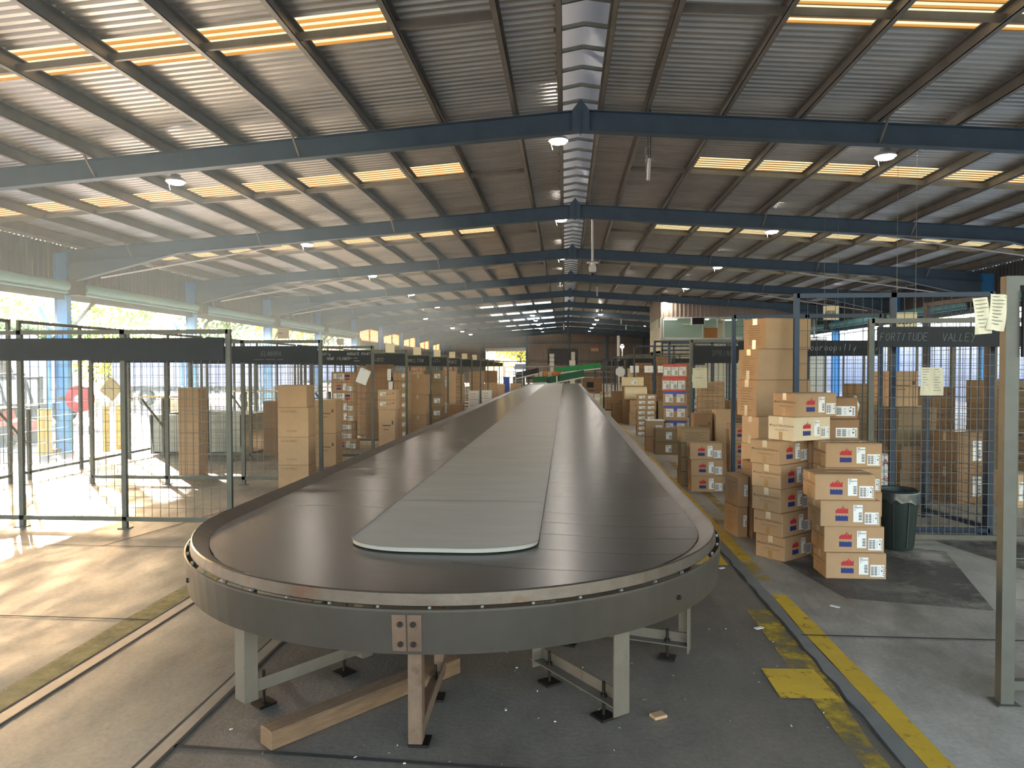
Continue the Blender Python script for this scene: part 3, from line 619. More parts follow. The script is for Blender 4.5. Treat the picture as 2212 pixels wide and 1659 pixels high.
# ---------------------------------------------------------------- cartons
def face_pt(w, d, h, face, u, v, eps=.0012):
    """u, v in 0..1 across a face seen from outside"""
    if face == 'F': return (-w/2+u*w, -d/2-eps, v*h)
    if face == 'L': return (-w/2-eps, d/2-u*d, v*h)
    if face == 'R': return (w/2+eps, -d/2+u*d, v*h)
    return (-w/2+u*w, -d/2+v*d, h+eps)
def patch_on(mb, dim, face, u0, v0, u1, v1, mi=0, eps=.0012):
    mb.poly([face_pt(*dim, face, u, v, eps) for u, v in ((u0, v0), (u1, v0), (u1, v1), (u0, v1))], mi)
def polys_on(mb, dim, face, pts, u0, v0, u1, v1, mi, eps=.0012, flip=False):
    P = [(1-a, 1-b) if flip else (a, b) for a, b in pts]
    mb.poly([face_pt(*dim, face, u0+a*(u1-u0), v0+b*(v1-v0), eps) for a, b in P], mi)
FLAME = [(0, .50), (0, .72), (.10, .78), (.20, .86), (.25, .94), (.27, .80), (.38, .86), (.52, .92), (.58, 1.10), (.64, .98), (.60, .82), (.56, .72), (.66, .88), (.72, .98), (.80, .80), (.86, .86), (.92, .82), (.96, .94), (1.0, .86), (1, .50)]
WAVE = [(0, 0), (0, .38), (.07, .44), (.14, .38), (.22, .37), (.30, .44), (.36, .38), (.45, .36), (.54, .43), (.60, .38), (.70, .36), (.78, .44), (.84, .38), (.92, .37), (1, .40), (1, 0)]
def ship_label(mb, dim, face, u0, v0, u1, v1, kind, flip=False, eps=.0022):
    """a paper label with printed bars: 'form' or 'codes'"""
    patch_on(mb, dim, face, u0, v0, u1, v1, 0, eps); e2 = eps+.0006
    def bar(a, b, c, d, mi=1):
        if flip: a, b, c, d = 1-c, 1-d, 1-a, 1-b
        patch_on(mb, dim, face, u0+a*(u1-u0), v0+b*(v1-v0), u0+c*(u1-u0), v0+d*(v1-v0), mi, e2)
    if kind == 'form':
        bar(.08, .92, .40, .95); bar(.08, .84, .97, .87); bar(.08, .78, .5, .79); bar(.15, .66, .2, .76)
        for i in range(7): bar(.58, .12+.065*i, .93, .15+.065*i+.014*(i % 3 == 0))
    elif kind == 'codes':
        for c0 in (.05, .29):
            for i in range(11): bar(c0, .12+.068*i, c0+.19, .155+.068*i+.016*(i % 3 == 1))
        for i in range(5): bar(.56, .2+.14*i, .66, .23+.14*i); bar(.90, .1+.16*i, .96, .19+.16*i)
        bar(.77, .44, .85, .58); bar(.72, .7, .8, .73); bar(.8, .8, .86, .9)
    else:
        bar(.1, .82, .6, .86); bar(.1, .70, .8, .73)
        for i in range(5): bar(.5, .1+.1*i, .9, .15+.1*i)
TXT = {}
def text_on(mb, dim, face, body, u, v, size, mi, eps=.0012, flip=False):
    if body not in TXT: TXT[body] = text_faces(body, 1.0)
    vs, fs = TXT[body]; w, d, h = dim; fw = w if face in 'FT' else d
    k = -1 if flip else 1
    mb.add([face_pt(*dim, face, u+k*x*size/fw, v+k*y*size/h, eps) for x, y, z in vs], fs, mi)
PROTO = {}
def carton_proto(style, dim, mat):
    key = (style, tuple(round(k, 3) for k in dim), mat.name)
    if key in PROTO: return PROTO[key]
    w, d, h = dim; b = MB(); parts = []
    b.lohi((-w/2, -d/2, 0), (w/2, d/2, h-.004)); me = b.mesh('cardboard_carton', [mat, ink_red, ink_blue, ink_dark], bevel=min(.004, h*.03)); bm = bmesh.new(); bm.from_mesh(me)
    x = MB()
    x.lohi((-w/2+.001, -d/2+.001, h-.004), (w/2-.001, -.002, h)); x.lohi((-w/2+.001, .002, h-.004), (w/2-.001, d/2-.001, h))   # the two top flaps
    F = style.split('+')
    rnd = random.Random(hash(key[1]) % 1000)
    flip = 'upside' in F
    if 'hc' in F:
        lu, lv = (.33, .30) if not flip else (.62, .30)
        polys_on(x, dim, 'F', FLAME, .25, .26, .46, .76, 1, flip=False) if not flip else polys_on(x, dim, 'F', FLAME, .62, .12, .84, .68, 1, flip=True)
        polys_on(x, dim, 'F', WAVE, .25, .22, .46, .72, 2) if not flip else polys_on(x, dim, 'F', WAVE, .62, .16, .84, .72, 2, flip=True)
        text_on(x, dim, 'L', 'HarperCollinsPublishers', .56, .62, d*.095, 3); text_on(x, dim, 'L', 'www.harpercollins.com.au', .56, .44, d*.05, 3)
        patch_on(x, dim, 'L', .07, .60, .115, .66, 3)
        L = MB()
        if not flip: ship_label(L, dim, 'F', .545, .18, .70, .84, 'form'); parts.append(('shipping_label', L.mesh('shipping_label', [paper, ink_black], fix=False)))
        else: ship_label(L, dim, 'F', .40, .2, .58, .86, 'form', True); parts.append(('shipping_label', L.mesh('shipping_label', [paper, ink_black], fix=False)))
        L = MB(); a = (.735, .10, .965, .56) if not flip else (.08, .35, .38, .85); ship_label(L, dim, 'F', *a, 'codes', flip); parts.append(('barcode_label', L.mesh('barcode_label', [paper, ink_black], fix=False)))
        T = MB(); patch_on(T, dim, 'L', .44, .70, .60, 1.0, 0, .0016); patch_on(T, dim, 'T', 0, .44, 1, .56, 0, .0010); parts.append(('tape_strip', T.mesh('tape_strip', tape_clear, fix=False)))
        T = MB(); patch_on(T, dim, 'L', .44, .0, .58, .36, 0, .0016); parts.append(('tape_strip', T.mesh('tape_strip', tape_brown, fix=False)))
    if 'lines' in F:
        for fc in 'LF' if 'lines2' in F else 'L':
            for i in range(9):
                u0 = .16+rnd.uniform(0, .12); patch_on(x, dim, fc, u0, .16+.075*i, rnd.uniform(.55, .86), .172+.075*i, 3)
    if 'flines' in F:
        for i in range(6):
            u0 = .12+rnd.uniform(0, .1); patch_on(x, dim, 'F', u0, .2+.10*i, rnd.uniform(.6, .9), .225+.10*i, 3)
    if 'mark' in F:
        patch_on(x, dim, 'F', .25, .58, .75, .61, 3); patch_on(x, dim, 'F', .3, .48, .6, .50, 3); patch_on(x, dim, 'F', .80, .62, .9, .72, 3)
    if 'slots' in F:
        for vv in (.25, .5, .75): patch_on(x, dim, 'F', .12, vv-.02, .42, vv+.02, 3); patch_on(x, dim, 'F', .55, vv-.02, .88, vv+.02, 3)
    if 'redword' in F:
        for vv, s_ in ((.74, .16), (.52, .15), (.30, .17)): text_on(x, dim, 'F', ('Pick &', 'Pack', 'Furniture')[int((.8-vv)/.22)], .42, vv, h*s_*1.25, 1)
    if 'gold' in F: text_on(x, dim, 'F', 'GOLDWELL', .36, .86, .042, 3); text_on(x, dim, 'F', 'GOLDWELL', .45, .2, .03, 3)
    if 'rede' in F: text_on(x, dim, 'F', 'e', .5, .5, h*.9, 1)
    if 'reda' in F: text_on(x, dim, 'F', 'A', .5, .5, h*.7, 1)
    if 'label' in F: L = MB(); ship_label(L, dim, 'F', .56, .35, .9, .72, 'small'); parts.append(('shipping_label', L.mesh('shipping_label', [paper, ink_black], fix=False)))
    if 'labelL' in F: L = MB(); ship_label(L, dim, 'F', .12, .4, .44, .8, 'small'); parts.append(('shipping_label', L.mesh('shipping_label', [paper, ink_black], fix=False)))
    if 'labelc' in F: L = MB(); ship_label(L, dim, 'F', .42, .2, .66, .76, 'form'); parts.append(('shipping_label', L.mesh('shipping_label', [paper, ink_black], fix=False)))
    if 'codes' in F: L = MB(); ship_label(L, dim, 'F', .40, .14, .95, .60, 'codes'); parts.append(('barcode_label', L.mesh('barcode_label', [paper, ink_black], fix=False)))
    if 'two' in F:
        for u0 in (.10, .58):
            L = MB(); ship_label(L, dim, 'F', u0, .25, u0+.32, .8, 'small'); parts.append(('shipping_label', L.mesh('shipping_label', [paper, ink_black], fix=False)))
    if 'wide' in F:
        for u0 in (.04, .36, .68): L = MB(); ship_label(L, dim, 'F', u0, .16, u0+.28, .78, 'small'); parts.append(('shipping_label', L.mesh('shipping_label', [paper, ink_black], fix=False)))
    if 'tape' in F:
        T = MB(); patch_on(T, dim, 'T', 0, .44, 1, .56, 0, .001); patch_on(T, dim, 'L', .44, .74, .56, 1, 0); parts.append(('tape_strip', T.mesh('tape_strip', tape_clear, fix=False)))
        if 'ftape' in F: T = MB(); patch_on(T, dim, 'F', .45, .8, .55, 1, 0); parts.append(('tape_strip', T.mesh('tape_strip', tape_clear, fix=False)))
    if 'ltape' in F: T = MB(); patch_on(T, dim, 'L', .42, .80, .62, 1, 0, .0016); patch_on(T, dim, 'L', .40, .0, .56, .30, 0, .0016); parts.append(('tape_strip', T.mesh('tape_strip', tape_clear, fix=False)))
    for cn, cm in (('red', tape_red), ('blue', tape_blue)):
        if cn+'tape' in F:
            T = MB(); patch_on(T, dim, 'F', 0, .86, 1, 1, 0, .0018); patch_on(T, dim, 'T', 0, 0, 1, .2, 0, .0015); patch_on(T, dim, 'F', .42, .68, .58, .86, 0, .0018); patch_on(T, dim, 'R', 0, .84, .4, 1, 0)
            if cn == 'red': patch_on(T, dim, 'F', 0, 0, 1, .10, 0, .0018)
            parts.append(('coloured_tape', T.mesh(cn+'_tape', cm, fix=False)))
    tmp = x.mesh('prints', [mat, ink_red, ink_blue, ink_dark], fix=False); bm.from_mesh(tmp); bm.to_mesh(me); bm.free(); bpy.data.meshes.remove(tmp)
    PROTO[key] = (me, parts); return PROTO[key]
def carton(style, dim, mat, x, y, z, rz, label, group=None, name='cardboard_carton', anchor=None):
    """x, y: ground position of the anchor (carton-local fraction); default the centre"""
    me, parts = carton_proto(style, dim, mat)
    if anchor:
        ax, ay = anchor[0]*dim[0], anchor[1]*dim[1]; c, s = math.cos(rz), math.sin(rz); x, y = x-ax*c+ay*s, y-ax*s-ay*c
    o = link(name, me); o.location = (x, y, z); o.rotation_euler = (0, 0, rz); tag(o, label, 'carton', group)
    for pn, pm in parts: link(pn, pm, o)
    return o
FLC = (-.5, -.5)                               # front left bottom corner
def pos_word(i, n):
    if n == 1: return 'single'
    return 'bottom' if i == 0 else 'top' if i == n-1 else ORD[i]+' up'
def stack(n, style, dim, mat, x, y, rz, what, where, group, jit=.012, jr=.02, anchor=FLC, z0=0.0, styles=None, dims=None, start=0, total=None, rnd=random):
    z = z0; total = total or n+start
    for i in range(n):
        dm = dims[i] if dims else dim; st = styles[i] if styles else style
        carton(st, dm, mat, x+rnd.uniform(-jit, jit), y+rnd.uniform(-jit, jit), z, rz+rnd.uniform(-jr, jr), '%s, %s one, %s' % (what, pos_word(i+start, total), where), group, anchor=anchor)
        z += dm[2]+.0015
    return z
HC = (.455, .29, .203)
R_ = random.Random(21)
# front four: shifting a little to the left as they go up
for i, (dx, dy, r) in enumerate(((0, 0, -.005), (-.012, .01, .0), (-.045, 0, .004), (-.085, .01, -.01))):
    carton('hc', HC, card, 2.035+dx, 5.69+dy, i*.2045, r, 'tan flame logo book carton, %s one in the nearest stack of four' % pos_word(i, 4), 'front stack of flame logo cartons', anchor=FLC)
# the turned stack of seven beside the yellow line
for i, (dx, dy, r) in enumerate(((0, 0, .70), (-.02, 0, .70), (-.035, .02, .66), (-.03, .02, .72), (-.045, .03, .70), (.075, .03, .52), (.10, .05, .42))):
    carton('hc', (.44, .285, .203), card_pale_lit if i == 5 else card, 1.855+dx, 6.14+dy, i*.2045, r, '%s lettered book carton, %s one in the turned stack by the yellow line' % ('pale' if i == 5 else 'tan', pos_word(i, 7)), 'turned stack of flame logo cartons', anchor=FLC)  # pale carton, lightened further for the light falling on it
stack(5, 'hc', HC, card, 2.16, 6.08, .0, 'tan flame logo carton', 'just behind the nearest four', 'second row of flame logo cartons', jit=.012, rnd=R_)
stack(5, 'codes', (.42, .3, .2), card_dark, 2.14, 6.42, .0, 'brown carton with barcode label', 'behind the front flame logo stacks', 'brown cartons behind the flame logo stacks', rnd=R_)
carton('codes', (.33, .30, .185), card_dark, 2.24, 6.43, 1.01, -.03, 'brown carton with barcode label under the torn open one', 'brown cartons behind the flame logo stacks', anchor=FLC)
o = carton('codes', (.40, .30, .185), card_dark, 2.15, 6.43, 1.2, -.05, 'torn brown carton with crumpled white plastic at its right end, topmost behind', 'brown cartons behind the flame logo stacks', anchor=FLC)
m_ = MB(); rr = random.Random(4); m_.blob((.205, -.06, .10), (.022, .09, .09), 10, 7, jit=.3, rnd=rr); m_.obj('torn_plastic', M('crumpled_plastic', 'd0d0cc', .2), o)
# tall stack of large cartons
zz = 0.0
for i, (dm, dx, r, mt, st) in enumerate((((.50, .30, .30), .0, .40, card, 'lines'), ((.50, .30, .30), .0, .40, card, 'lines'), ((.50, .28, .27), -.01, .40, card_light, 'label'), ((.50, .27, .28), -.01, .40, card_light, 'ltape'), ((.62, .36, .37), -.035, .30, card, 'lines+ltape'), ((.57, .36, .31), -.015, .32, card, 'lines+ltape'), ((.545, .36, .31), .055, .38, card, 'lines+ltape'))):
    carton(st, dm, mt, 1.945+dx, 7.275, zz, r, 'large tan carton, %s one in the tallest stack behind the turned cartons' % pos_word(i, 7), 'tallest stack of large cartons', anchor=FLC); zz += dm[2]+.0015
stack(2, 'label+lines', (.105, .31, .297), card, 1.672, 7.0, .2, 'small tan carton with paper labels', 'at the left foot of the tallest stack', 'two small cartons by the tallest stack', anchor=FLC, jit=.006, rnd=R_)
stack(2, 'lines+flines', (.12, .22, .37), card_dark, 1.80, 6.98, .2, 'brown printed carton', 'squeezed between the two small cartons and the turned stack', 'brown printed cartons by the tallest stack', jit=.004, rnd=R_)
# low group further along the aisle
stack(3, 'hc', (.42, .30, .216), card, 1.66, 9.55, -.03, 'tan flame logo carton', 'of three low by the aisle', 'low stack of flame logo cartons', rnd=R_)
stack(4, 'flines', (.40, .34, .20), card_olive, 1.62, 10.05, -.02, 'tan printed carton', 'right behind the low flame logo three', 'cartons behind the low three', rnd=R_)
stack(4, 'hc', (.42, .30, .216), card, 2.26, 9.95, -.06, 'tan flame logo carton', 'right of the low three, behind the big stack', 'flame logo cartons right of the low three', rnd=R_, z0=.0)
stack(1, 'tape', (.30, .30, 1.0), card_light, 2.30, 11.1, .0, 'tall narrow plain tan carton', 'standing against the dark blue post', 'tall plain cartons', rnd=R_)
stack(2, 'mark', (.28, .3, .47), card_dark, 1.98, 11.15, .0, 'narrow brown carton', 'left of the tall narrow plain carton', 'tall plain cartons', rnd=R_)
stack(2, 'labelc', (.46, .36, .245), card_olive, 1.70, 13.62, -.05, 'plain olive tan carton', 'of two before the blue and red taped stack', 'two olive cartons by the aisle', rnd=R_)
stack(2, 'label', (.36, .4, .30), card, 1.58, 14.15, -.05, 'tan carton full of envelopes', 'left behind the two olive cartons', 'envelope cartons by the aisle', rnd=R_)
carton('', (.34, .30, .012), paper, 1.78, 14.3, .605, .1, 'white envelope lying on the carton behind the two olive cartons', name='paper_envelope')
z_ = stack(4, 'two+bluetape', (.46, .52, .292), card, 1.98, 14.55, -.18, 'tan carton with blue tape and two labels', 'red taped ones on top', 'blue and red taped cartons', rnd=R_, total=6)
stack(2, 'wide+redtape', (.47, .55, .275), card, 1.96, 14.55, -.18, 'tan carton with red tape and labels', 'on the blue taped ones', 'blue and red taped cartons', z0=z_, start=4, rnd=R_)
stack(5, '', (.44, .4, .275), card, 2.56, 13.7, .0, 'tan carton', 'behind the mesh, right of the red taped stack', 'labelled cartons behind the SPRING fence', rnd=R_, styles=['wide', 'wide+bluetape', 'wide', 'flines', 'flines'])
stack(5, 'flines', (.62, .4, .20), card_dark, 3.15, 14.0, 0, 'brown printed carton', 'right behind the SPRING fence', 'brown cartons behind the SPRING fence', rnd=R_)
stack(8, 'two', (.45, .35, .124), card, 1.73, 17.35, -.04, 'flat tan carton with two white labels', 'of eight by the aisle', 'eight flat cartons by the aisle', rnd=R_)
carton('tape', (.36, .36, .56), card_olive, 2.42, 17.5, .28, -.02, 'tan grey upright carton right of the eight flat cartons')
carton('tape', (.36, .36, .275), card_olive, 2.42, 17.5, .0, 0, 'tan grey low carton under the upright one right of the eight flat cartons')
stack(2, 'mark', (.48, .4, .36), card, 1.85, 20.6, -.05, 'tan carton', 'under the pale roll by the aisle', 'cartons under the pale roll', rnd=R_)
o = MB().tube([(0, 0, 0), (.62, 0, 0)], .19, 20).obj('paper_roll', M('wrapped_roll', 'd9c7a6', .35, noise=(4, .08))); o.location = (1.72, 20.75, .915); tag(o, 'pale wrapped paper roll lying on two cartons by the right aisle', 'roll')
carton('labelc', (.62, .45, .25), card_cream, 2.0, 21.35, 1.12-.0, -.04, 'cream carton with label resting behind the pale roll'); carton('mark', (.62, .45, 1.117), card_dark, 2.0, 21.35, 0, -.04, 'tall brown carton under the cream one behind the pale roll')
carton('mark', (.30, .4, .95), card_dark, 1.55, 21.6, 0, 0, 'brown carton standing left of the pale roll')
for i, (x, n, h, mt) in enumerate(((2.35, 9, .2, card_dark), (3.0, 10, .2, card_dark), (3.7, 9, .2, card_dark))):
    stack(n, 'slots', (.5, .5, h), mt, x, 23.6+.2*i, 0, 'brown slotted carton', '%s behind the white notices' % ORD[i], 'brown slotted carton stacks behind the notices', rnd=R_)
# cartons inside the right cages
stack(2, 'labelc+tape', (.50, .4, .43), card_dark, 4.72, 8.9, .25, 'large brown carton', 'behind the open blue gate', 'cartons behind the open gate', rnd=R_)
carton('labelc', (.34, .36, .40), card_light, 5.3, 8.9, 0, .2, 'light carton with white label right of the large brown pair behind the gate')
stack(2, 'tape+mark', (.50, .45, .31), card, 4.42, 9.7, .05, 'tan strapped carton', 'under the grey strapped pair inside the FORTITUDE VALLEY cage', 'strapped carton pile in the FORTITUDE VALLEY cage', rnd=R_)
stack(2, 'tape', (.50, .45, .25), card_olive, 4.38, 9.7, .05, 'grey tan strapped carton', 'left of the open gate', 'strapped carton pile in the FORTITUDE VALLEY cage', z0=.625, start=2, total=5, rnd=R_)
carton('mark', (.40, .48, .47), card_light, 4.26, 9.75, 1.13, .05, 'big light tan carton, top of the strapped pile left of the open gate', 'strapped carton pile in the FORTITUDE VALLEY cage', anchor=FLC)
stack(3, 'tape', (.45, .45, .40), card_dark, 3.35, 9.9, 0, 'brown carton', 'left of the strapped pile in the FORTITUDE VALLEY cage', 'brown cartons left of the strapped pile', rnd=R_)
for i, (x, y, n, h) in enumerate(((5.0, 12.6, 4, .34), (5.8, 12.2, 4, .33), (6.5, 11.5, 4, .36), (7.1, 10.6, 4, .35), (6.2, 8.9, 3, .38))):
    stack(n, 'mark', (.62, .5, h), card_dark if i % 2 else card_olive, x, y, .05, 'brown carton', '%s from the left along the back of the right cages' % ORD[i], 'brown stacks at the back of the right cages', rnd=R_)
for i, (st, z) in enumerate((('rede', 0), ('reda', .15), ('rede', .30), ('rede', .45), ('reda', .60))):
    carton(st, (.17, .22, .147), paper, 3.27, 7.62, z, 0, 'small white box with a red letter, %s in the stack behind the bin' % pos_word(i, 5), 'small white boxes behind the bin', name='white_box')
carton('tape', (.6, .4, .9), card_cream, 3.9, 11.2, 0, .1, 'pale tall carton behind the half hidden chalked header'); stack(3, 'mark', (.6, .5, .36), card_olive, 3.0, 11.6, 0, 'olive carton', 'under the half hidden chalked header', 'olive cartons under the chalked header', rnd=R_)
# ------------------------------------------------ left cages
zz = 0
for i, (h, st) in enumerate(((.34, 'gold'), (.38, 'gold'), (.40, 'gold'), (.30, 'tape'))):
    carton(st, (.40+.02*(i < 3), .30, h), card, -3.88, 9.33, zz, .02, 'large tan carton, %s in the tall pile against the second left partition' % pos_word(i, 4), 'tall pile against the second left partition', anchor=FLC); zz += h+.0015
stack(2, 'tape', (.30, .32, .52), card_dark, -5.62, 12.85, .05, 'brown carton', 'left half of the pair behind the third partition', 'brown pair behind the third partition', rnd=R_)
stack(2, 'tape', (.33, .32, .55), card_light, -5.28, 12.85, .02, 'rosy tan carton', 'right half of the pair behind the third partition', 'brown pair behind the third partition', rnd=R_)
stack(2, 'mark', (.36, .36, .56), card, -4.2, 11.6, .02, 'tan carton', 'half hidden behind the tall pile in the second cage', 'cartons behind the tall pile', rnd=R_)
stack(2, 'tape', (.30, .36, .68), card, -5.82, 9.5+.75, .12, 'tan upright carton', 'on the grey stand far left', 'upright cartons by the grey tub', rnd=R_)
z_ = stack(3, '', HC, card, -4.69, 14.15, .02, 'tan flame logo carton', 'of eight in the fourth left cage', 'eight flame logo cartons in the left cage', rnd=R_, styles=['hc', 'codes+labelL', 'codes+labelL'], dims=[HC, (.36, .29, .18), (.36, .29, .18)], total=8)
stack(5, '', (.455, .3, .20), card, -4.76, 14.15, .02, 'tan flame logo carton', 'of eight in the fourth left cage', 'eight flame logo cartons in the left cage', rnd=R_, styles=['hc', 'hc', 'hc+upside', 'hc', 'hc+upside'], z0=z_, start=3)
carton('label', (.42, .4, .27), card_light, -5.45, 14.3, 0, .1, 'tan carton left of the eight flame logo cartons on the floor'); carton('label', (.36, .3, .34), card_cream, -5.2, 14.3, .272, .0, 'open pale carton with labels left of the eight flame logo cartons')
stack(5, '', (.52, .5, .36), card_dark, -4.62, 16.2, .0, 'large brown carton', 'with the papers, behind the fourth left partition', 'large brown cartons with papers', rnd=R_, styles=['tape', 'tape', 'mark', 'tape', 'tape'])
carton('mark', (.34, .3, .80), card_light, -3.82, 14.30, 0, .03, 'tall tan carton with a dark side standing under two labelled cartons', anchor=FLC)
for i in range(2): carton('labelL+mark', (.38, .34, .20), card_light, -3.84, 14.32, .8015+.2015*i, .03, 'tan carton with square label, %s of the two on the tall tan carton' % ('lower', 'upper')[i], 'two labelled cartons on the tall one', anchor=FLC)
stack(7, 'label', (.36, .4, .225), card, -3.99, 16.25, .02, 'tan carton with small white label', 'of seven left of the fourth post', 'seven labelled cartons in the left cage', rnd=R_)
stack(3, 'tape+ftape', (.42, .42, .50), card, -3.80, 17.1, .0, 'tall brown taped carton', 'right behind the fourth partition post', 'tall taped cartons on the left', rnd=R_)
stack(5, '', (.46, .42, .318), card_olive, -3.66, 18.2, .0, 'olive brown carton with white label', 'of five by the conveyor edge', 'five olive brown cartons by the conveyor', rnd=R_, styles=['labelL', 'labelL+label', 'label', 'labelL', 'label'], jit=.02)
carton('tape', (.42, .4, .62), card_dark, -3.35, 20.0, 0, 0, 'brown upright carton beside the five olive cartons', anchor=FLC)
stack(2, 'tape+ftape', (.30, .4, .78), card_light, -3.95, 20.9, 0, 'tall light carton', 'left of the pair in the seventh left cage', 'tall light cartons on the left', rnd=R_)
stack(2, 'labelL+ftape', (.30, .4, .78), card_light, -3.62, 21.0, 0, 'tall light carton', 'right of the pair in the seventh left cage', 'tall light cartons on the left', rnd=R_)
stack(4, 'slots', (.50, .5, .36), card, -4.0, 24.1, 0, 'brown carton', 'in the eighth left cage', 'brown cartons in the eighth left cage', rnd=R_)
stack(2, 'redword', (.34, .34, .42), paper, -3.42, 25.0, 0, 'white carton with red lettering', 'tall pair by the conveyor edge', 'white cartons with red lettering', rnd=R_)
carton('redword', (.34, .34, .42), paper, -3.08, 26.2, 0, 0, 'white carton with red lettering under the other, right of the tall pair', 'white cartons with red lettering', anchor=FLC); carton('redword', (.36, .34, .40), paper, -3.10, 26.2, .4215, 0, 'white carton with red lettering, upper one right of the tall pair', 'white cartons with red lettering', anchor=FLC)
stack(8, 'slots', (.58, .5, .19), card, -4.0, 29.5, 0, 'tan slotted carton', 'behind the white cartons', 'tan slotted cartons behind the white ones', rnd=R_)
stack(8, 'flines', (.56, .5, .19), card_dark, -3.75, 33.0, 0, 'brown flat carton', 'tall and narrow near the conveyor end', 'brown flat cartons near the conveyor end', rnd=R_)
stack(2, 'tape', (.5, .5, .50), card_light, -3.55, 31.6, 0, 'tan upright carton', 'before the brown flat cartons', 'tan pair before the brown flat cartons', rnd=R_)
stack(2, 'tape', (.5, .5, .42), card_light, -3.55, 35.6, .0, 'tan carton', 'right of the brown flat cartons by the trolley', 'tan pair by the trolley', rnd=R_)
for i, (x, y, n) in enumerate(((-5.2, 17.2, 5), (-5.6, 18.9, 4), (-5.0, 21.8, 5), (-5.4, 24.3, 5), (-5.0, 27, 4), (-5.2, 30, 5))):
    stack(n, 'mark', (.55, .5, .34), (card, card_dark, card_light)[i % 3], x, y, .04, 'cardboard carton', '%s along the inner row of the left cages' % ORD[i], 'inner row of the left cages', rnd=R_)
# ---------------------------------------------------------------- bin, papers, hanging things, lamps
t = thing('rubbish_bin', 'dark green plastic rubbish bin with a bag liner beside the front cartons', 'bin', (3.02, 6.70, 0))
m_ = MB(); m_.lathe([(.001, .004), (.13, .004), (.135, .01), (.172, .52), (.176, .535)], 24); m_.lathe([(.168, .535), (.16, .45), (.13, .02)], 24)
for k in range(8): a = 2*PI*k/8+.2; m_.bar((.138*math.cos(a), .138*math.sin(a), .03), (.172*math.cos(a), .172*math.sin(a), .48), .012, .008, 0, (math.cos(a), math.sin(a), 0))
m_.obj('tub', M('bin_green', '26312f', .45, noise=(4, .12)), t)
m_ = MB(); rb = random.Random(3); n = 28; prof = [(.165, .47), (.172, .535), (.182, .545), (.186, .52), (.184, .48), (.19, .455)]; vs = []
for r, z in prof:
    for j in range(n): k = 1+rb.uniform(-.02, .04)*(z < .54); vs.append((r*k*math.cos(2*PI*j/n), r*k*math.sin(2*PI*j/n), z+(rb.uniform(-.03, .02) if z < .5 else 0)))
m_.add(vs, [(i*n+j, i*n+(j+1) % n, (i+1)*n+(j+1) % n, (i+1)*n+j) for i in range(len(prof)-1) for j in range(n)], 0, True)
m_.obj('bag_liner', M('grey_bag', '2c363a', .25, noise=(10, .2), spec=.7), t, fix=False)

def notice(x, y, z, w, h, label, rows=9, cols=1, mat=None, tilt=0.0, curl=.03, name='paper_notice', cat='notice'):
    mat = mat or paper_aged; n = 6; b = MB(); vs = []
    for i in range(n+1):
        for j in range(n+1):
            u, v = i/n, j/n; vs.append((-w/2+w*u, -curl*math.sin(PI*u)*(.4+.6*(1-v))-.012*math.sin(7*u+3*v), -h+h*v))
    b.add(vs, [(i*(n+1)+j, (i+1)*(n+1)+j, (i+1)*(n+1)+j+1, i*(n+1)+j+1) for i in range(n) for j in range(n)], 0, True)
    rn = random.Random(int(x*100)+rows)
    for c in range(cols):
        for r in range(rows):
            u0 = (c+.18)/cols; u1 = (c+rn.uniform(.55, .85))/cols; v = .92-.84*r/rows; yy = -curl-.016
            yv = lambda u, v: -curl*math.sin(PI*u)*(.4+.6*(1-v))-.012*math.sin(7*u+3*v)-.002
            b.poly([(-w/2+w*a, yv(a, c2), -h+h*c2) for a, c2 in ((u0, v), (u1, v), (u1, v+.02), (u0, v+.02))], 1)
    o = b.obj(name, [mat, M('notice_print', '8a8880', .8, noise=(20, .1))], fix=False); o.location = (x, y, z); o.rotation_euler = (0, tilt, 0); return tag(o, label, cat)
notice(1.993, 3.585, 1.985, .075, .175, 'crumpled paper notice in plastic, left sheet of the pair at the near right post', 8, curl=.012, tilt=-.08); notice(2.078, 3.582, 2.00, .08, .175, 'crumpled paper notice in plastic, right sheet of the pair at the near right post', 9, curl=.012, tilt=.12)
notice(3.39, 6.86, 1.65, .205, .26, 'cream paper notice of several sheets on the mesh under FORTITUDE VALLEY', 9, 2, curl=.01)
x, z = at(1512, 795, 12.6); notice(x, 12.64, z, .26, .35, 'pale notice sheets hanging on the mesh under the SPRING sign', 2, curl=.02)
x, z = at(789, 798, 12.36); notice(x, 12.41, z, .20, .27, 'blank white card hanging tilted on the third left partition', 1, mat=paper, tilt=.38, curl=.005, name='white_card', cat='card')
x, z = at(838, 797, 15.0); notice(x, 15.115, z, .08, .25, 'upper pale blue document strip hanging on the brown cartons at left', 5, mat=paper, curl=.01); notice(x+.03, 15.115, z-.27, .09, .22, 'lower pale blue document strip hanging on the brown cartons at left', 5, mat=paper, curl=.01)
x, z = at(243, 826, 9.6); notice(x, 9.705, z, .26, .26, 'clipboard sheet hanging crooked on the second left partition', 2, mat=card_cream, tilt=.7, curl=.01)
for px, lab in ((1371, 'white notice plate on the dark mesh, first from the aisle'), (1402, 'white notice plate on the dark mesh, second from the aisle'), (1431, 'white notice plate on the dark mesh, third from the aisle')):
    x, z = at(px, 790, 22.82); notice(x, 22.89, z, .28, .22, lab, 2, mat=paper, curl=.003, name='notice_plate')
fence('distant narrow dark mesh panel by the far right aisle with a round notice', 1.42, 26.45, 2, .42, 2.0, steel_blue, wire_blue, cell=(.14, .2), group='cage partitions on the right')
x, z = at(1340, 802, 26.4); b = MB(); b.prism([((.17+.02*(i % 2))*math.cos(i*PI/6), (.17+.02*(i % 2))*math.sin(i*PI/6)) for i in range(12)], -.01, .01); o = b.obj('round_notice', paper); o.location = (x, 26.43, z-.02); tag(o, 'white jagged round notice hanging right of the far aisle', 'notice')
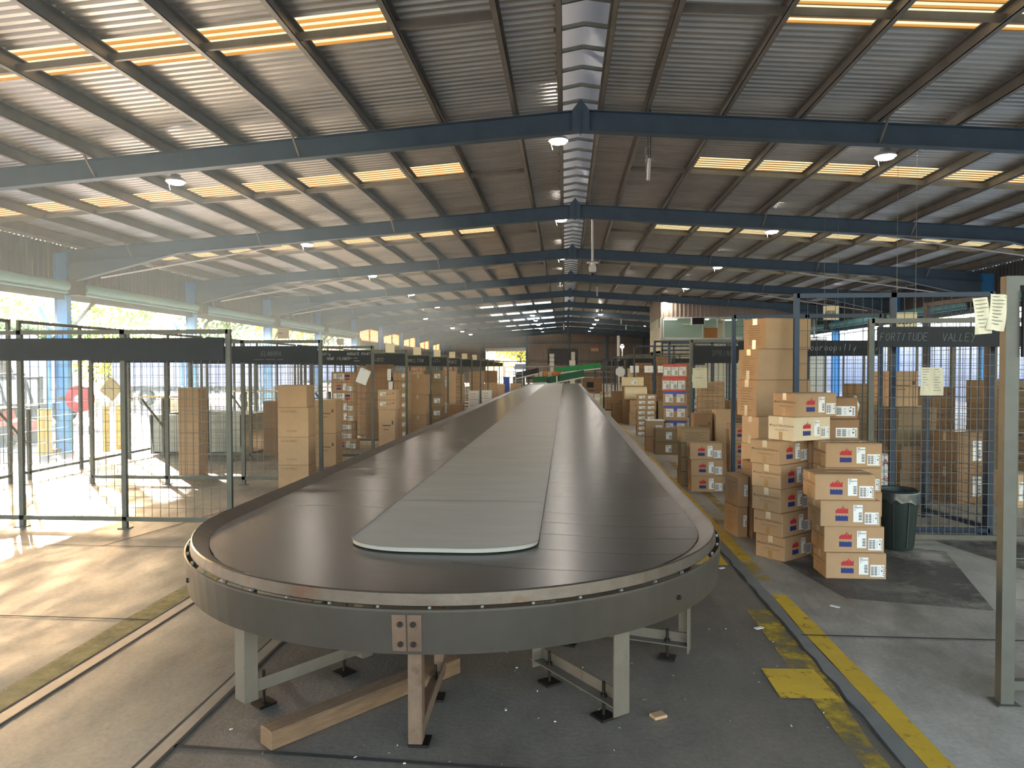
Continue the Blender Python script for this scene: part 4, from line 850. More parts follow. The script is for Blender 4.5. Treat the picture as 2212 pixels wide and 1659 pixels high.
for i, y in enumerate((15.13, 17.85, 20.55, 23.2, 25.9, 28.6)):
    o = MB().lohi((-.1, -.012, 0), (.1, .0, .20)).obj('number_card', paper_aged); o.location = (XE-.35+.02*i, y-.03, 1.99); tag(o, 'small white number card on top of the %s left partition' % ORD[i+3], 'sign', 'number cards on the left partitions')
for i, (px, py, Y) in enumerate(((735, 738, 33), (612, 720, 20.4), (1957, 696, 12.2), (1795, 676, 16.8))):
    x, z = at(px, py, Y); o = MB().lohi((-.17, -.015, -.16), (.17, .015, .16)).obj('bay_number_sign', M('grey_sign', '9a968a', .6) if i < 2 else paper_aged); o.location = (x, Y, z)
    m_ = MB(); chalk_strokes(m_, '~~' if i < 2 else 'UUUU', -.13, -.03, .08, -.018, th=.014); m_.obj('number', ink_black, o, fix=False)
    t_ = MB(); t_.tube([(-.15, 0, .15), (-.15, 0, roof_z(x)-z)], .003, 4); t_.tube([(.15, 0, .15), (.15, 0, roof_z(x)-z)], .003, 4); t_.obj('hanging_wire', steel_galv, o)
    tag(o, 'cream bay number sign hanging under the %s eaves, %s one' % (('left', 'left', 'right', 'right')[i], ('farther', 'nearer', 'nearer', 'farther')[i]), 'sign')

def high_bay(x, y, label, group, drop=.22, r=.17):
    top = roof_z(x)-.22; z = top-drop; t = thing('high_bay_lamp', label, 'lamp', (x, y, z), group=group)
    m_ = MB(); m_.lathe([(r, 0), (r+.012, .01), (r*.92, .05), (r*.55, .085), (r*.5, .13), (.03, .14), (.001, .14)], 18); m_.obj('housing', white_paint, t)
    m_ = MB(); m_.lathe([(r*.95, .002), (r*.8, -.03), (r*.4, -.05), (.001, -.055)], 18); m_.obj('lens', lamp_glow, t, fix=False)
    m_ = MB(); m_.tube([(0, 0, .14), (0, 0, drop+.1)], .012, 6); m_.obj('hanger', steel_galv, t)
    if y < 40: m_ = MB(); m_.tube([(-r*.6, 0, .02), (-r*.75, 0, -.04), (-r*.62, 0, -.15)], .005, 5); m_.obj('pull_cord', white_paint, t)
for k in range(5):
    y = 12.64+6.68*k
    high_bay(-.12, y, 'bright white lamp under the ridge, %s from the camera' % ORD[k], 'lamps in the ridge row', drop=.16)
    high_bay(5.45, y, 'bright white lamp in the row right of the ridge, %s from the camera' % ORD[k], 'lamps in the right row')
    high_bay(-7.15, y, 'bright white lamp in the left row, %s from the camera' % ORD[k], 'lamps in the left row')
    if k in (1, 3): high_bay(12.1, y, 'bright white lamp near the right eaves, %s' % ('nearer one' if k == 1 else 'farther one'), 'lamps in the far right row')
for k in range(6):
    y = 45.4+5.6*k
    high_bay(-2.35, y, 'distant white lamp in the row left of the far ridge, %s from the camera' % ORD[k], 'far lamps left of the ridge'); high_bay(2.5, y, 'distant white lamp in the row right of the far ridge, %s from the camera' % ORD[k], 'far lamps right of the ridge')
    if k < 5: high_bay(-9.2, y+1, 'distant white lamp in the far left row, %s from the camera' % ORD[k], 'far lamps at the left')
    if k < 3: high_bay(6.6, y+3, 'distant white lamp in the far right row, %s from the camera' % ORD[k], 'far lamps at the right')
# power pendant and camera poles
x, z = at(1403, 345, 12.0); t = thing('power_pendant', 'white power outlet tube hanging on black cables right of the ridge', 'power pendant', (x, 12.0, z)); tp = roof_z(x)-.03-z
m_ = MB(); m_.tube([(.01, 0, 0), (.02, 0, tp*.5), (.012, 0, tp)], .008, 6); m_.tube([(-.02, 0, .02), (-.03, 0, tp*.5), (-.015, 0, tp)], .006, 6); m_.obj('cable', rubber, t)
m_ = MB(); m_.tube([(0, 0, .02), (-.02, 0, -.34)], .028, 10); m_.obj('outlet_tube', white_paint, t)
m_ = MB(); m_.tube([(-.03+.05*math.cos(a*.8)*(1-a*.03), .0, .2-.018*a+.05*math.sin(a*.8)) for a in range(24)], .005, 5); m_.tube([(.02, 0, 0), (.09, 0, -.03), (.06, .01, .03)], .007, 5); m_.obj('coiled_lead', white_paint, t)
x, z = at(1280, 572, 18.8); t = thing('camera_pole', 'white surveillance camera on a long pole hanging right of the ridge', 'camera', (x, 18.8, z)); tp = roof_z(x)-.01-z
MB().tube([(0, 0, .1), (0, 0, tp)], .028, 10).obj('pole', white_paint, t)
m_ = MB(); m_.lohi((-.15, -.05, .03), (.15, .05, .07)); m_.obj('crossbar', white_paint, t); m_ = MB(); m_.lathe([(.001, .03), (.08, .03), (.095, -.06), (.10, -.16), (.07, -.20)], 14); m_.obj('housing', white_paint, t)
m_ = MB(); m_.blob((0, 0, -.21), .075, 12, 6); m_.obj('dome', M('smoked_dome', '2a2c30', .1, spec=.9), t)
for i, (px, py, Y) in enumerate(((1290, 640, 36), (1342, 700, 52), (1352, 713, 60), (1218, 712, 58))):
    x, z = at(px, py, Y); t = thing('power_pendant', 'distant white outlet tube hanging from the roof, %s' % ('nearest of the far ones', 'second far one', 'third far one', 'thin one over the conveyor end')[i], 'power pendant', (x, Y, z)); m_ = MB(); m_.tube([(0, 0, 0), (0, 0, .5)], .035, 8); m_.obj('outlet_tube', white_paint, t); m_ = MB(); m_.tube([(0, 0, .5), (0, 0, roof_z(x)-.01-z)], .012, 5); m_.obj('cable', rubber, t)
# conduits along and across the roof beams
for s, lab in ((-1, 'left'), (1, 'right')):
    for i, f in enumerate(FR[2:5]):
        xe = XL+1.2 if s < 0 else XR-1.2; xi = xe-s*5
        o = MB().tube([(xi, f-.14, roof_z(xi)-.62), (xe, f-.14, roof_z(xe)-1.05)], .022, 6).obj('conduit', white_paint); tag(o, 'pale conduit pipe along the %s end of the %s roof beam' % (lab, ORD[i+2]), 'pipe', 'conduits on the roof beams')

# ---------------------------------------------------------------- raised office at right
OX, OY = 5.25, 39.6
of = thing('raised_office', 'raised office with glass front and ribbed cream cladding under the right roof', 'office', (OX, OY, 0)); OW = XR-OX; OD = 4.9
w1 = sheet_wall('front_cladding', 'Y', OY, OX, XR, 4.42, lambda x: roof_z(x)-.05, office_sheet, .22, kind=None, out=-1); w1.parent = of; w1.data.transform(Matrix.Translation((-OX, -OY, 0)))
w2 = sheet_wall('side_cladding', 'X', OX, OY, OY+OD, 4.42, roof_z(OX)-.05, office_sheet, .22, kind=None, out=-1); w2.parent = of; w2.data.transform(Matrix.Translation((-OX, -OY, 0)))
m_ = MB(); m_.lohi((0, 0, 3.22), (OW, .08, 3.30)); m_.lohi((0, 0, 2.45), (OW, .1, 3.2)); m_.lohi((0, .1, 2.5), (.1, OD, 3.25)); m_.lohi((0, OD, 2.5), (OW, OD+.1, roof_z(OX)-.1)); m_.lohi((0, .1, 2.5), (OW, OD, 2.6)); m_.lohi((0, .1, 4.42), (OW, OD, 4.5)); m_.obj('office_floor', cream_wall, of)
m_ = MB(); m_.lohi((-.0, 0.02, .0), (OW, .14, 2.35)); m_.obj('lower_wall', cream_wall, of)
m_ = MB()
for u in (0, .12, 2.25, 3.05, 3.4, 4.45, 5.05, 6.6, 8.2): m_.lohi((u-.035, -.03, 3.25), (u+.035, .06, 4.42))
m_.lohi((0, -.03, 3.22), (OW, .06, 3.3)); m_.lohi((0, -.03, 4.36), (OW, .06, 4.44)); m_.lohi((1.2, -.03, 4.0), (2.25, .05, 4.05)); m_.obj('window_frame', white_paint, of)
gl = bpy.data.materials.new('office_glass'); gl.use_nodes = True; nt_ = gl.node_tree; bs = nt_.nodes['Principled BSDF']; bs.inputs['Base Color'].default_value = (.7, .85, .8, 1); bs.inputs['Roughness'].default_value = .03
tpn = nt_.nodes.new('ShaderNodeBsdfTransparent'); tpn.inputs[0].default_value = (.78, .9, .86, 1); mxn = nt_.nodes.new('ShaderNodeMixShader'); mxn.inputs[0].default_value = .22
nt_.links.new(tpn.outputs[0], mxn.inputs[1]); nt_.links.new(bs.outputs[0], mxn.inputs[2]); nt_.links.new(mxn.outputs[0], nt_.nodes['Material Output'].inputs[0])
for a, c in ((.15, 2.22), (2.28, 3.02), (3.43, 4.42), (4.48, 5.02), (5.08, 6.57), (6.63, 8.17)):
    m_ = MB(); m_.lohi((a, .0, 3.3), (c, .012, 4.36)); m_.obj('window_pane', gl, of)
m_ = MB()
for i in range(9): m_.lohi((-.02, .1+.55*i, 3.25), (.03, .2+.55*i, 4.42))
m_.lohi((-.01, 0, 3.25), (.02, OD, 3.9)); m_.obj('side_slats', cream_wall, of)
o = MB().lohi((0, -.16, 0), (.72, .1, .42)).obj('air_conditioner', white_paint); o.location = (OX+1.62, OY-.04, 3.98); tag(o, 'white window air conditioner in the office front', 'air conditioner')
m_ = MB()
for i in range(6): m_.lohi((.06, -.17, .05+.06*i), (.66, -.155, .08+.06*i))
m_.lohi((.05, -.162, .04), (.67, -.158, .40)); m_.obj('grille', rubber, o)
o = MB().lohi((0, -.03, 0), (.72, 0, .55)).obj('cork_board', M('cork', 'b07a44', .8, noise=(14, .15))); o.location = (OX+2.32, OY-.04, 3.28); tag(o, 'brown cork board leaning in the office window', 'board')
for i, (u, v) in enumerate(((.7, 1.2), (2.5, 1.4), (4.2, 2.2), (6.1, 1.9))):
    o = MB().lohi((-.35, -.08, -.03), (.35, .08, 0)).obj('ceiling_lamp', tube_glow); o.location = (OX+u, OY+v, 4.40); tag(o, 'white ceiling lamp inside the office, %s from the left' % ORD[i], 'lamp', 'ceiling lamps in the office')
m_ = MB(); m_.lohi((0, -.02, 0), (.9, .3, .9)); o = m_.obj('office_cabinet', steel_grey); o.location = (OX+4.2, OY+4.6, 2.6); tag(o, 'grey cabinet at the back of the office', 'cabinet')
# walkway rails in front of the office
t = thing('steel_walkway', 'dark steel walkway rails along the front of the raised office', 'walkway', (OX-.1, OY-1.0, 0)); m_ = MB()
for z in (2.55, 2.95): m_.lohi((0, -.04, z), (OW, .04, z+.08))
m_.obj('rail', steel_blue, t); m_ = MB()
for i in range(6): m_.lohi((i*1.7, -.04, 0), (i*1.7+.08, .04, 2.95))
m_.obj('post', steel_blue, t)
# far end: hanging dark sheet, ducts, sign, poles
x, z = at(1183, 754, 79.5); x2, z2 = at(1247, 787, 79.5)
m_ = MB(); n = 12; vs = []; rr = random.Random(8)
for i in range(n+1):
    for j in range(7): vs.append((x+(x2-x)*i/n, 79.80+.03*math.sin(i*2.1+j*.7), z2+(z-z2)*j/6))
m_.add(vs, [(i*7+j, (i+1)*7+j, (i+1)*7+j+1, i*7+j+1) for i in range(n) for j in range(6)], 0, True); tag(m_.obj('dark_tarpaulin', M('dark_tarp', '16181e', .3, noise=(2, .3), bump=(1.5, .5, .1)), fix=False), 'dark plastic sheet hanging on the far end wall', 'sheet')
for i, (px0, py0, px1, py1, Y, lab) in enumerate(((1187, 763, 1197, 791, 60, 'white stacked equipment column before the dark sheet, left'), (1234, 759, 1242, 778, 62, 'tall white duct before the dark sheet, right'), (1230, 777, 1243, 790, 58, 'white machine housing under the tall white duct'))):
    xa, za = at(px0, py1, Y); xb, zb_ = at(px1, py0, Y); m_ = MB(); k = 3 if i == 0 else 1
    for j in range(k): m_.lohi((xa, Y, za+(zb_-za)*j/k+.03), (xb, Y+.4, za+(zb_-za)*(j+1)/k-.05))
    m_.lohi((xa+.05, Y+.1, 0), (xb-.05, Y+.3, zb_-.06)); tag(m_.obj('white_equipment', M('ivory_enamel', 'cfcab8', .5, noise=(2, .05))), lab, 'equipment')
x, z = at(1277, 758.5, 79.6); o = MB().lohi((0, 0, 0), (.84, .03, .6), 0).obj('wall_sign', [M('sign_cream', 'c8b090', .6)]); o.location = (x, 79.955, z); MB().lohi((.02, -.012, .36), (.82, -.002, .58)).obj('red_band', M('sign_red', 'b5604a', .6, noise=(9, .2)), o); tag(o, 'cream sign with red band on the far end wall', 'sign')
for px0, py0, py1, Y, r, lab in ((1336, 725, 790, 44, .09, 'thick white vertical pipe at the right of the far aisle'), (1344, 752, 786, 40, .035, 'thin white pole with a small lamp beside the thick pipe')):
    x, z = at(px0, py0, Y); o = MB().tube([(x, Y, 0), (x, Y, z)], r, 10).obj('vertical_pipe', white_paint); tag(o, lab, 'pipe')
x, z = at(1344, 748, 40); t = thing('pole_lamp', 'small bright lamp on top of the thin white pole', 'lamp', (x, 40, z)); MB().blob((0, 0, 0), .11, 10, 6).obj('globe', lamp_glow, t); MB().lathe([(.03, .1), (.12, .06), (.13, .0)], 12).obj('shade', white_paint, t)
# ---------------------------------------------------------------- green belt conveyors beyond the end
green = M('green_belt_side', '0f8a4c', .45, noise=(2, .1)); green_d = M('dark_green_belt_side', '0c5f45', .5, noise=(2, .1))
def incline(name, label, p0, p1, wid, hgt, mat):
    t = thing(name, label, 'conveyor', (p0[0], p0[1], 0)); a = Vector((0, 0, p0[2])); c = Vector((p1[0]-p0[0], p1[1]-p0[1], p1[2]))
    for o in (-wid/2, wid/2): MB().bar(a+Vector((0, o, 0)), c+Vector((0, o, 0)), .03, hgt).obj('side_panel', mat, t)
    MB().bar(a+Vector((0, 0, .0)), c, wid, .04).obj('belt', rubber, t)
    MB().bar(a+Vector((0, -wid/2-.02, -hgt/2-.05)), c+Vector((0, -wid/2-.02, -hgt/2-.05)), .05, .08).obj('edge_rail', white_paint, t)
    m_ = MB()
    for k in (.12, .5, .88):
        q = a.lerp(c, k)
        for o in (-wid/2, wid/2): m_.bar((q.x, o, 0), (q.x, o, q.z), .06, .06)
    m_.obj('support', steel_grey, t)
x0, z0 = at(1200, 800, 50); x1, z1 = at(1297, 789, 50)
incline('green_conveyor', 'bright green sided belt conveyor rising to the right behind the oval one', (x0, 50, z0), (x1, 50, z1), .9, .34, green)
x0, z0 = at(1180, 822, 46.5); x1, z1 = at(1262, 806, 46.5)
incline('green_conveyor', 'darker green sided belt conveyor below the bright green one', (x0, 46.5, z0), (x1, 46.5, z1), .9, .42, green_d)
x0, z0 = at(1152, 820, 46); x1, z1 = at(1182, 819, 46)
incline('green_conveyor', 'short dark green conveyor section at the end of the oval one', (x0, 45.6, z0), (x1, 45.6, z1), .8, .36, green_d)
x0, z0 = at(1112, 815, 45); x1, z1 = at(1165, 803, 47)
t = thing('black_conveyor', 'black sided conveyor with white edge left of the green ones', 'conveyor', (x0, 46, 0)); MB().bar((0, 0, z0+.1), (x1-x0, 0, z1+.1), .9, .34).obj('side_panel', M('black_panel', '20222a', .5, noise=(2, .2)), t); MB().bar((0, -.48, z0-.1), (x1-x0, -.48, z1-.1), .05, .07).obj('edge_rail', white_paint, t); MB().bar((.2, 0, 0), (.2, 0, z0), .8, .1).obj('support', steel_grey, t)
x, z = at(1203, 812, 44.4); o = MB().lohi((-.04, -.04, 0), (.04, .04, z)).obj('end_post', white_paint); o.location = (x, 44.4, 0); MB().lohi((.04, -.05, .9), (.14, .05, z)).obj('black_pad', rubber, o); tag(o, 'white end post with black pad at the end of the oval conveyor', 'post')
# cartons with orange sunlight in their colour, handrail, trolleys, chair at the far end
for i in range(7):
    x, z = at(1158+9.5*i, 815, 47.6); carton('redword' if i % 2 else '', (.22, .22, .36), M('orange_lit_carton', 'd98a4a', .6, noise=(5, .15)) if i in (2, 4, 5) else card_cream, x, 48.2, 1.028, .1*i, 'orange lit and white parcel on the dark green conveyor, %s from the left' % ORD[i], 'parcels on the green conveyor', name='parcel')
t = thing('handrail', 'pale grey tube handrail in front of the far end wall', 'handrail', (-4.6, 54, 0)); m_ = MB()
for z in (.95, 1.35, 1.75): m_.tube([(0, 0, z), (8.6, 0, z)], .03, 6)
m_.obj('rail', steel_galv, t)
for k in range(7): m_ = MB(); m_.tube([(8.6*k/6, 0, 0), (8.6*k/6, 0, 1.75)], .03, 6); m_.obj('post', steel_galv, t)
for i, (px, Y) in enumerate(((1258, 52), (1272, 47))):
    x, z = at(px, 815, Y); stack(3, 'mark', (.9, .6, .32), card_dark if i else card_olive, x, Y, .1, 'brown carton', 'under the raised end of the green conveyor, %s pile' % ('left', 'right')[i], 'brown cartons under the green conveyor', rnd=R_)
x, z = at(1278, 842, 36); t = thing('metal_chair', 'grey metal chair right of the conveyor end', 'chair', (x, 38, 0)); MB().lohi((-.22, -.22, .43), (.22, .22, .46)).obj('seat', rubber, t); MB().lohi((-.22, .19, .6), (.22, .22, .9)).obj('backrest', rubber, t)
for a in (-.2, .2):
    for c in (-.2, .2): MB().tube([(a, c, 0), (a, c, .9 if c > 0 else .44)], .014, 6).obj('leg', steel_galv, t)
def trolley(x, y, lab, load=None):
    t = thing('cage_trolley', lab, 'trolley', (x, y, 0)); m_ = MB()
    for a in (-.4, .4): m_.tube([(a, 0, .15), (a, 0, 1.6), ], .018, 6)
    m_.tube([(-.4, 0, 1.6), (-.3, 0, 1.68), (.3, 0, 1.68), (.4, 0, 1.6)], .018, 6)
    for z in (.5, .9, 1.3): m_.tube([(-.4, 0, z), (.4, 0, z)], .012, 5)
    m_.obj('hoop_frame', white_paint, t); MB().lohi((-.42, -.6, .13), (.42, .1, .17)).obj('deck', steel_grey, t)
    for a in (-.35, .35):
        for c in (-.5, .05): m_ = MB(); m_.tube([(a-.02, c, .065), (a+.02, c, .065)], .065, 10); m_.obj('wheel', rubber, t)
trolley(-3.1, 38.6, 'white tube trolley by the left end of the conveyor'); trolley(-2.9, 41.5, 'farther white tube trolley by the left end of the conveyor')
carton('', (.28, .3, 1.0), M('blue_crate', '2a50b4', .5, noise=(4, .08)), -3.15, 38.3, .175, 0, 'tall blue box standing on the white tube trolley', name='blue_box'); carton('mark', (.5, .4, .4), paper, -3.05, 39.3, 0, 0, 'white carton behind the tube trolley'); carton('mark', (.55, .4, .85), card_light, -2.6, 37.4, 0, 0, 'tan carton upright by the end of the conveyor'); carton('mark', (.45, .4, .36), card_olive, -2.3, 48.2, 1.028, 0, 'tan carton on the far machine left of the green conveyors'); 
t = thing('machine_bench', 'dark machine bench under the black conveyor', 'bench', (-1.6, 48.2, 0)); MB().lohi((-1, -.5, .93), (1.7, .5, 1.025)).obj('top', rubber, t)
for a in (-.9, 1.6):
    for c in (-.4, .4): MB().lohi((a-.04, c-.04, 0), (a+.04, c+.04, .93)).obj('leg', steel_grey, t)
x, z = at(1299, 815, 28); 
carton('flines', (.4, .4, .5), card, 1.75, 28.3, 0, 0, 'tan carton at the foot of the figure like pile by the far aisle'); carton('mark', (.34, .34, .45), M('pale_green_carton', 'b8c49a', .7, noise=(4, .1)), 1.62, 29.6, 0, 0, 'pale green carton by the far aisle'); carton('mark', (.32, .3, .5), M('pale_green_carton', 'b8c49a'), 1.66, 30.2, 0.0, 0, 'pale green upright carton behind the first'); carton('label', (.36, .34, .6), card_light, 1.7, 31.2, 0, 0, 'light tan carton behind the pale green ones'); stack(6, 'slots', (.5, .5, .27), card, 2.6, 27.5, 0, 'tan slotted carton', 'inside the first distant right cage', 'tan slotted cartons in the distant right cage', rnd=R_)
stack(6, 'redword', (.5, .5, .27), card_cream, 2.5, 31.2, 0, 'cream carton with red print', 'inside the second distant right cage', 'cream cartons in the distant right cage', rnd=R_)
for i, (x, y) in enumerate(((1.95, 26.0), (2.25, 26.1))): carton('two', (.24, .3, .42), M('pale_blue_crate', '9ab4dc', .6, noise=(4, .08)), x, y, .0, 0, 'pale blue white box on the floor by the far aisle, %s one' % ('left', 'right')[i], 'pale blue boxes', name='blue_white_box')
# ---------------------------------------------------------------- left side: shelves, tub, bollards, hose reel, yard
for i, (xa, xb, Y, z) in enumerate(((-9.5, -8.05, 9.9, 1.06), (-7.8, -6.7, 12.6, 1.12), (-7.6, -5.4, 15.6, 1.13), (-7.0, -5.4, 18.3, 1.15))):
    t = thing('bracket_shelf', 'pale bracket shelf on the inside of the left cages, %s from the camera' % ORD[i], 'shelf', (xa, Y, 0), group='bracket shelves on the left')
    MB().lohi((0, -.3, z), (xb-xa, .12, z+.025)).obj('board', card_cream, t)
    for u in (.12, xb-xa-.12): MB().bar((u, -.25, z-.02), (u+.22, .06, z-.55), .035, .035).obj('brace', steel_grey, t)
    for u in (.34, xb-xa+.1): MB().lohi((u-.02, .04, 0), (u+.02, .08, z)).obj('upright', steel_grey, t)
for i, (px, py, Y) in enumerate(((90, 980, 17.6), (105, 978, 17.7), (230, 976, 18.1), (258, 973, 18.5), (372, 934, 24.1), (388, 934, 24.2), (540, 905, 30.6), (555, 905, 30.8))):
    d_ = RC.T @ np.array([px-IMG_W/2, py-IMG_H/2, F_PX]); tt = Y/d_[1]; x = float(d_[0]*tt); g = YARD_Z if x < RAMP1 else YARD_Z*(RAMP0-x)/(RAMP0-RAMP1)
    o = MB().lathe([(.001, 1.25), (.07, 1.24), (.085, 1.2), (.085, 0)], 14).obj('bollard', yellow_post); o.location = (x, Y, g-.02); tag(o, 'yellow steel bollard at the left openings, %s from the left' % ORD[i], 'bollard', 'yellow bollards')
t = thing('hose_reel', 'round red fire hose reel on the first visible left column', 'hose reel', (-12.95, 18.15, .85)); m_ = MB(); m_.tube([(-.0, -.0, 0), (.0, -.16, 0)], .36, 24); m_.obj('drum', M('reel_red', 'c22436', .4), t); m_ = MB(); m_.tube([(0, -.155, 0), (0, -.175, 0)], .10, 16); m_.obj('hub', white_paint, t); MB().lohi((-.7, -.02, -.05), (.1, .04, .05)).obj('bracket', steel_grey, t)
m_ = MB(); g0 = -.30
for a, c, e, f in ((0, 0, 1.5, .03), ): m_.prism([(-.85, .0), (.85, .0), (.95, .75), (-.95, .75)], 0, .04); m_.prism([(-.85, .0), (.85, .0), (.95, .75), (-.95, .75)], 1.2, 1.24)
m_.prism([(0, 0), (1.24, 0), (1.24, .75), (0, .75)], -.92, -.86, 'X'); m_.prism([(0, 0), (1.24, 0), (1.24, .75), (0, .75)], .86, .92, 'X'); m_.lohi((-.85, 0, 0), (.85, 1.2, .04))
o = m_.obj('steel_tub', steel_galv); o.location = (-7.0, 13.0, .02); tag(o, 'grey sheet steel tub inside the left cages', 'tub')
# forklift
t = thing('forklift', 'orange red forklift parked outside the first left opening', 'forklift', (-16.9, 20.2, YARD_Z), -.15)
org = M('forklift_orange', 'e0492a', .4, noise=(3, .06)); dk = M('forklift_dark', '33353c', .5, noise=(4, .12))
m_ = MB(); m_.prism([(-1.1, .35), (-.95, .95), (-.2, 1.0), (-.1, .75), (.75, .7), (.95, .35)], -.5, .5); m_.obj('body', org, t)
MB().lohi((-1.3, -.48, .35), (-1.0, .48, .95)).obj('counterweight', dk, t); m_ = MB(); m_.lohi((-.6, -.28, 1.0), (-.1, .28, 1.1)); m_.prism([(-.7, 1.1), (-.55, 1.1), (-.6, 1.6), (-.75, 1.6)], -.26, .26); m_.obj('seat', rubber, t)
m_ = MB()
for s in (-.45, .45): m_.bar((-.95, s, .95), (-.75, s, 2.1), .06, .06); m_.bar((.75, s, .7), (.25, s, 2.1), .06, .06); m_.bar((-.8, s, 2.1), (.3, s, 2.1), .06, .06)
for k in range(6): m_.bar((-.75+.2*k, -.45, 2.12), (-.75+.2*k, .45, 2.12), .03, .04)
m_.obj('overhead_guard', dk, t); m_ = MB()
for s in (-.28, .28): m_.lohi((.98, s-.05, .1), (1.1, s+.05, 2.05))
for z in (.3, 1.1, 1.95): m_.lohi((1.0, -.33, z), (1.08, .33, z+.08))
m_.obj('mast', dk, t); m_ = MB()
for s in (-.22, .22): m_.lohi((1.1, s-.06, .06), (2.0, s+.06, .1))
m_.obj('fork', dk, t); m_ = MB(); m_.blob((-.8, 0, 1.12), (.3, .2, .14), 12, 6); m_.obj('gas_bottle', white_paint, t)
for xx in (-.75, .62):
    for s in (-.45, .45): m_ = MB(); m_.tube([(xx, s-.09, .3), (xx, s+.09, .3)], .3, 16); m_.obj('wheel', rubber, t)
# white truck, lorry trailers, buildings, lawn, trees
tw = M('truck_white', 'f0f0f0', .35, noise=(1, .03)); tglass = M('dark_glass', '3a4148', .1, spec=.8)
t = thing('white_truck', 'white truck with curved cab parked behind the forklift', 'truck', (-22.5, 27.5, YARD_Z), 0)
m_ = MB(); m_.prism([(-4, .9), (2.1, .9), (2.3, 1.5), (1.1, 1.75), (.75, 2.9), (.0, 3.7), (-.8, 3.9), (-4, 3.9)], -1.2, 1.2); m_.obj('cab', tw, t); m_ = MB(); m_.prism([(.35, 1.8), (1.02, 1.85), (.7, 2.75), (.35, 2.75)], -1.22, -1.205); m_.obj('side_window', tglass, t); m_ = MB(); m_.lohi((-3.5, -1.15, .5), (2.1, 1.15, .9)); m_.obj('chassis', dk, t)
for xx in (-2.6, 1.35):
    for s in (-1.0, 1.0): m_ = MB(); m_.tube([(xx, s-.15, .5), (xx, s+.15, .5)], .5, 18); m_.obj('wheel', rubber, t)
lav = M('lavender_panel', 'b9b8d6', .5, noise=(1, .05), stretch=(8, 8, .3))
for i, (x, y, L_, rz, lab) in enumerate(((-22.0, 42.5, 11, .0, 'lavender white box trailer seen past the second left column'), (-24, 63, 12, .35, 'pale box trailer behind the farther left columns'))):
    t = thing('box_trailer', lab, 'trailer', (x, y, YARD_Z), rz); m_ = MB(); m_.lohi((-L_/2, -1.2, 1.2), (L_/2, 1.2, 3.9)); m_.obj('box', lav, t)
    m_ = MB(); m_.lohi((-L_/2, -1.1, .95), (L_/2, 1.1, 1.2)); m_.obj('chassis', dk, t)
    m_ = MB()
    for k in range(int(L_/.5)): m_.lohi((-L_/2+.5*k, -1.225, 1.2), (-L_/2+.5*k+.05, -1.2, 3.9))
    m_.obj('side_ribs', lav, t)
    for xx in (L_/2-2.6, L_/2-1.3, -L_/2+2):
        m_ = MB(); m_.tube([(xx, -1.1, .5), (xx, -.8, .5)], .5, 18); m_.obj('wheel', rubber, t); m_ = MB(); m_.tube([(xx, -1.12, .5), (xx, -1.1, .5)], .22, 12); m_.obj('wheel_rim', white_paint, t)
t = thing('shed', 'pale ribbed shed standing beyond the yard at left', 'shed', (-42.5, 72, YARD_Z)); w_ = sheet_wall('wall', 'Y', 0, -5, 5, 0, 3.0, cream_wall, .3, kind=None, out=-1); w_.parent = t; m_ = MB(); m_.prism([(-5.3, 2.95), (0, 3.9), (5.3, 2.95)], -.2, 6); m_.obj('roof', M('shed_roof', '7c8fa4', .5), t); m_ = MB(); m_.lohi((-5, 0.05, 0), (5, 5.5, 2.95)); m_.obj('body', cream_wall, t)
lawn = MB(); lawn.poly([(-60, 45, YARD_Z+.02), (-29, 38, YARD_Z+.02), (-25, 44, YARD_Z+.02), (-60, 66, YARD_Z+.02)]); tag(lawn.obj('lawn', M('grass', '6f9a3c', .9, noise=(3, .25)), fix=False), 'green lawn beyond the yard at left', 'lawn', kind='structure')
leaf_mats = [M('leaf_green', '6f8f3a', .7, noise=(1, .3), trans=.35), M('leaf_yellow_green', 'b5b53c', .7, noise=(1, .25), trans=.35), M('leaf_dark', '4d6b32', .7, noise=(1, .3), trans=.3)]
bark = M('bark', '6f6257', .9, noise=(4, .2))
def tree(x, y, h, r, label, mi, seed, z=YARD_Z, nleaf=1500):
    rt = random.Random(seed); t = thing('leafy_tree', label, 'tree', (x, y, z)); m_ = MB(); m_.tube([(0, 0, 0), (.1, 0, h*.3), (-.05, .1, h*.55)], [.22, .17, .1], 8)
    cl = []
    for k in range(9):
        a = rt.uniform(0, 2*PI); rr = rt.uniform(.2, .8)*r; c = (rr*math.cos(a), rr*math.sin(a), h*rt.uniform(.45, .9)); cl.append(c)
        m_.tube([(0, 0, h*.42), (c[0]*.6, c[1]*.6, c[2]*.85), c], [.09, .06, .02], 5)
    m_.obj('trunk', bark, t); l_ = MB()
    for k in range(nleaf):
        c = cl[k % len(cl)]; q = r*.55
        p = Vector((c[0]+rt.gauss(0, q*.5), c[1]+rt.gauss(0, q*.5), c[2]+rt.gauss(0, q*.42))); s_ = rt.uniform(.10, .24)*max(1, r/3)
        u = Vector((rt.gauss(0, 1), rt.gauss(0, 1), rt.gauss(0, 1))).normalized(); v = u.orthogonal().normalized()*s_; u = u.cross(v).normalized()*s_*.6
        l_.poly([p-v, p+u, p+v, p-u])
    l_.obj('foliage', leaf_mats[mi], t, fix=False)
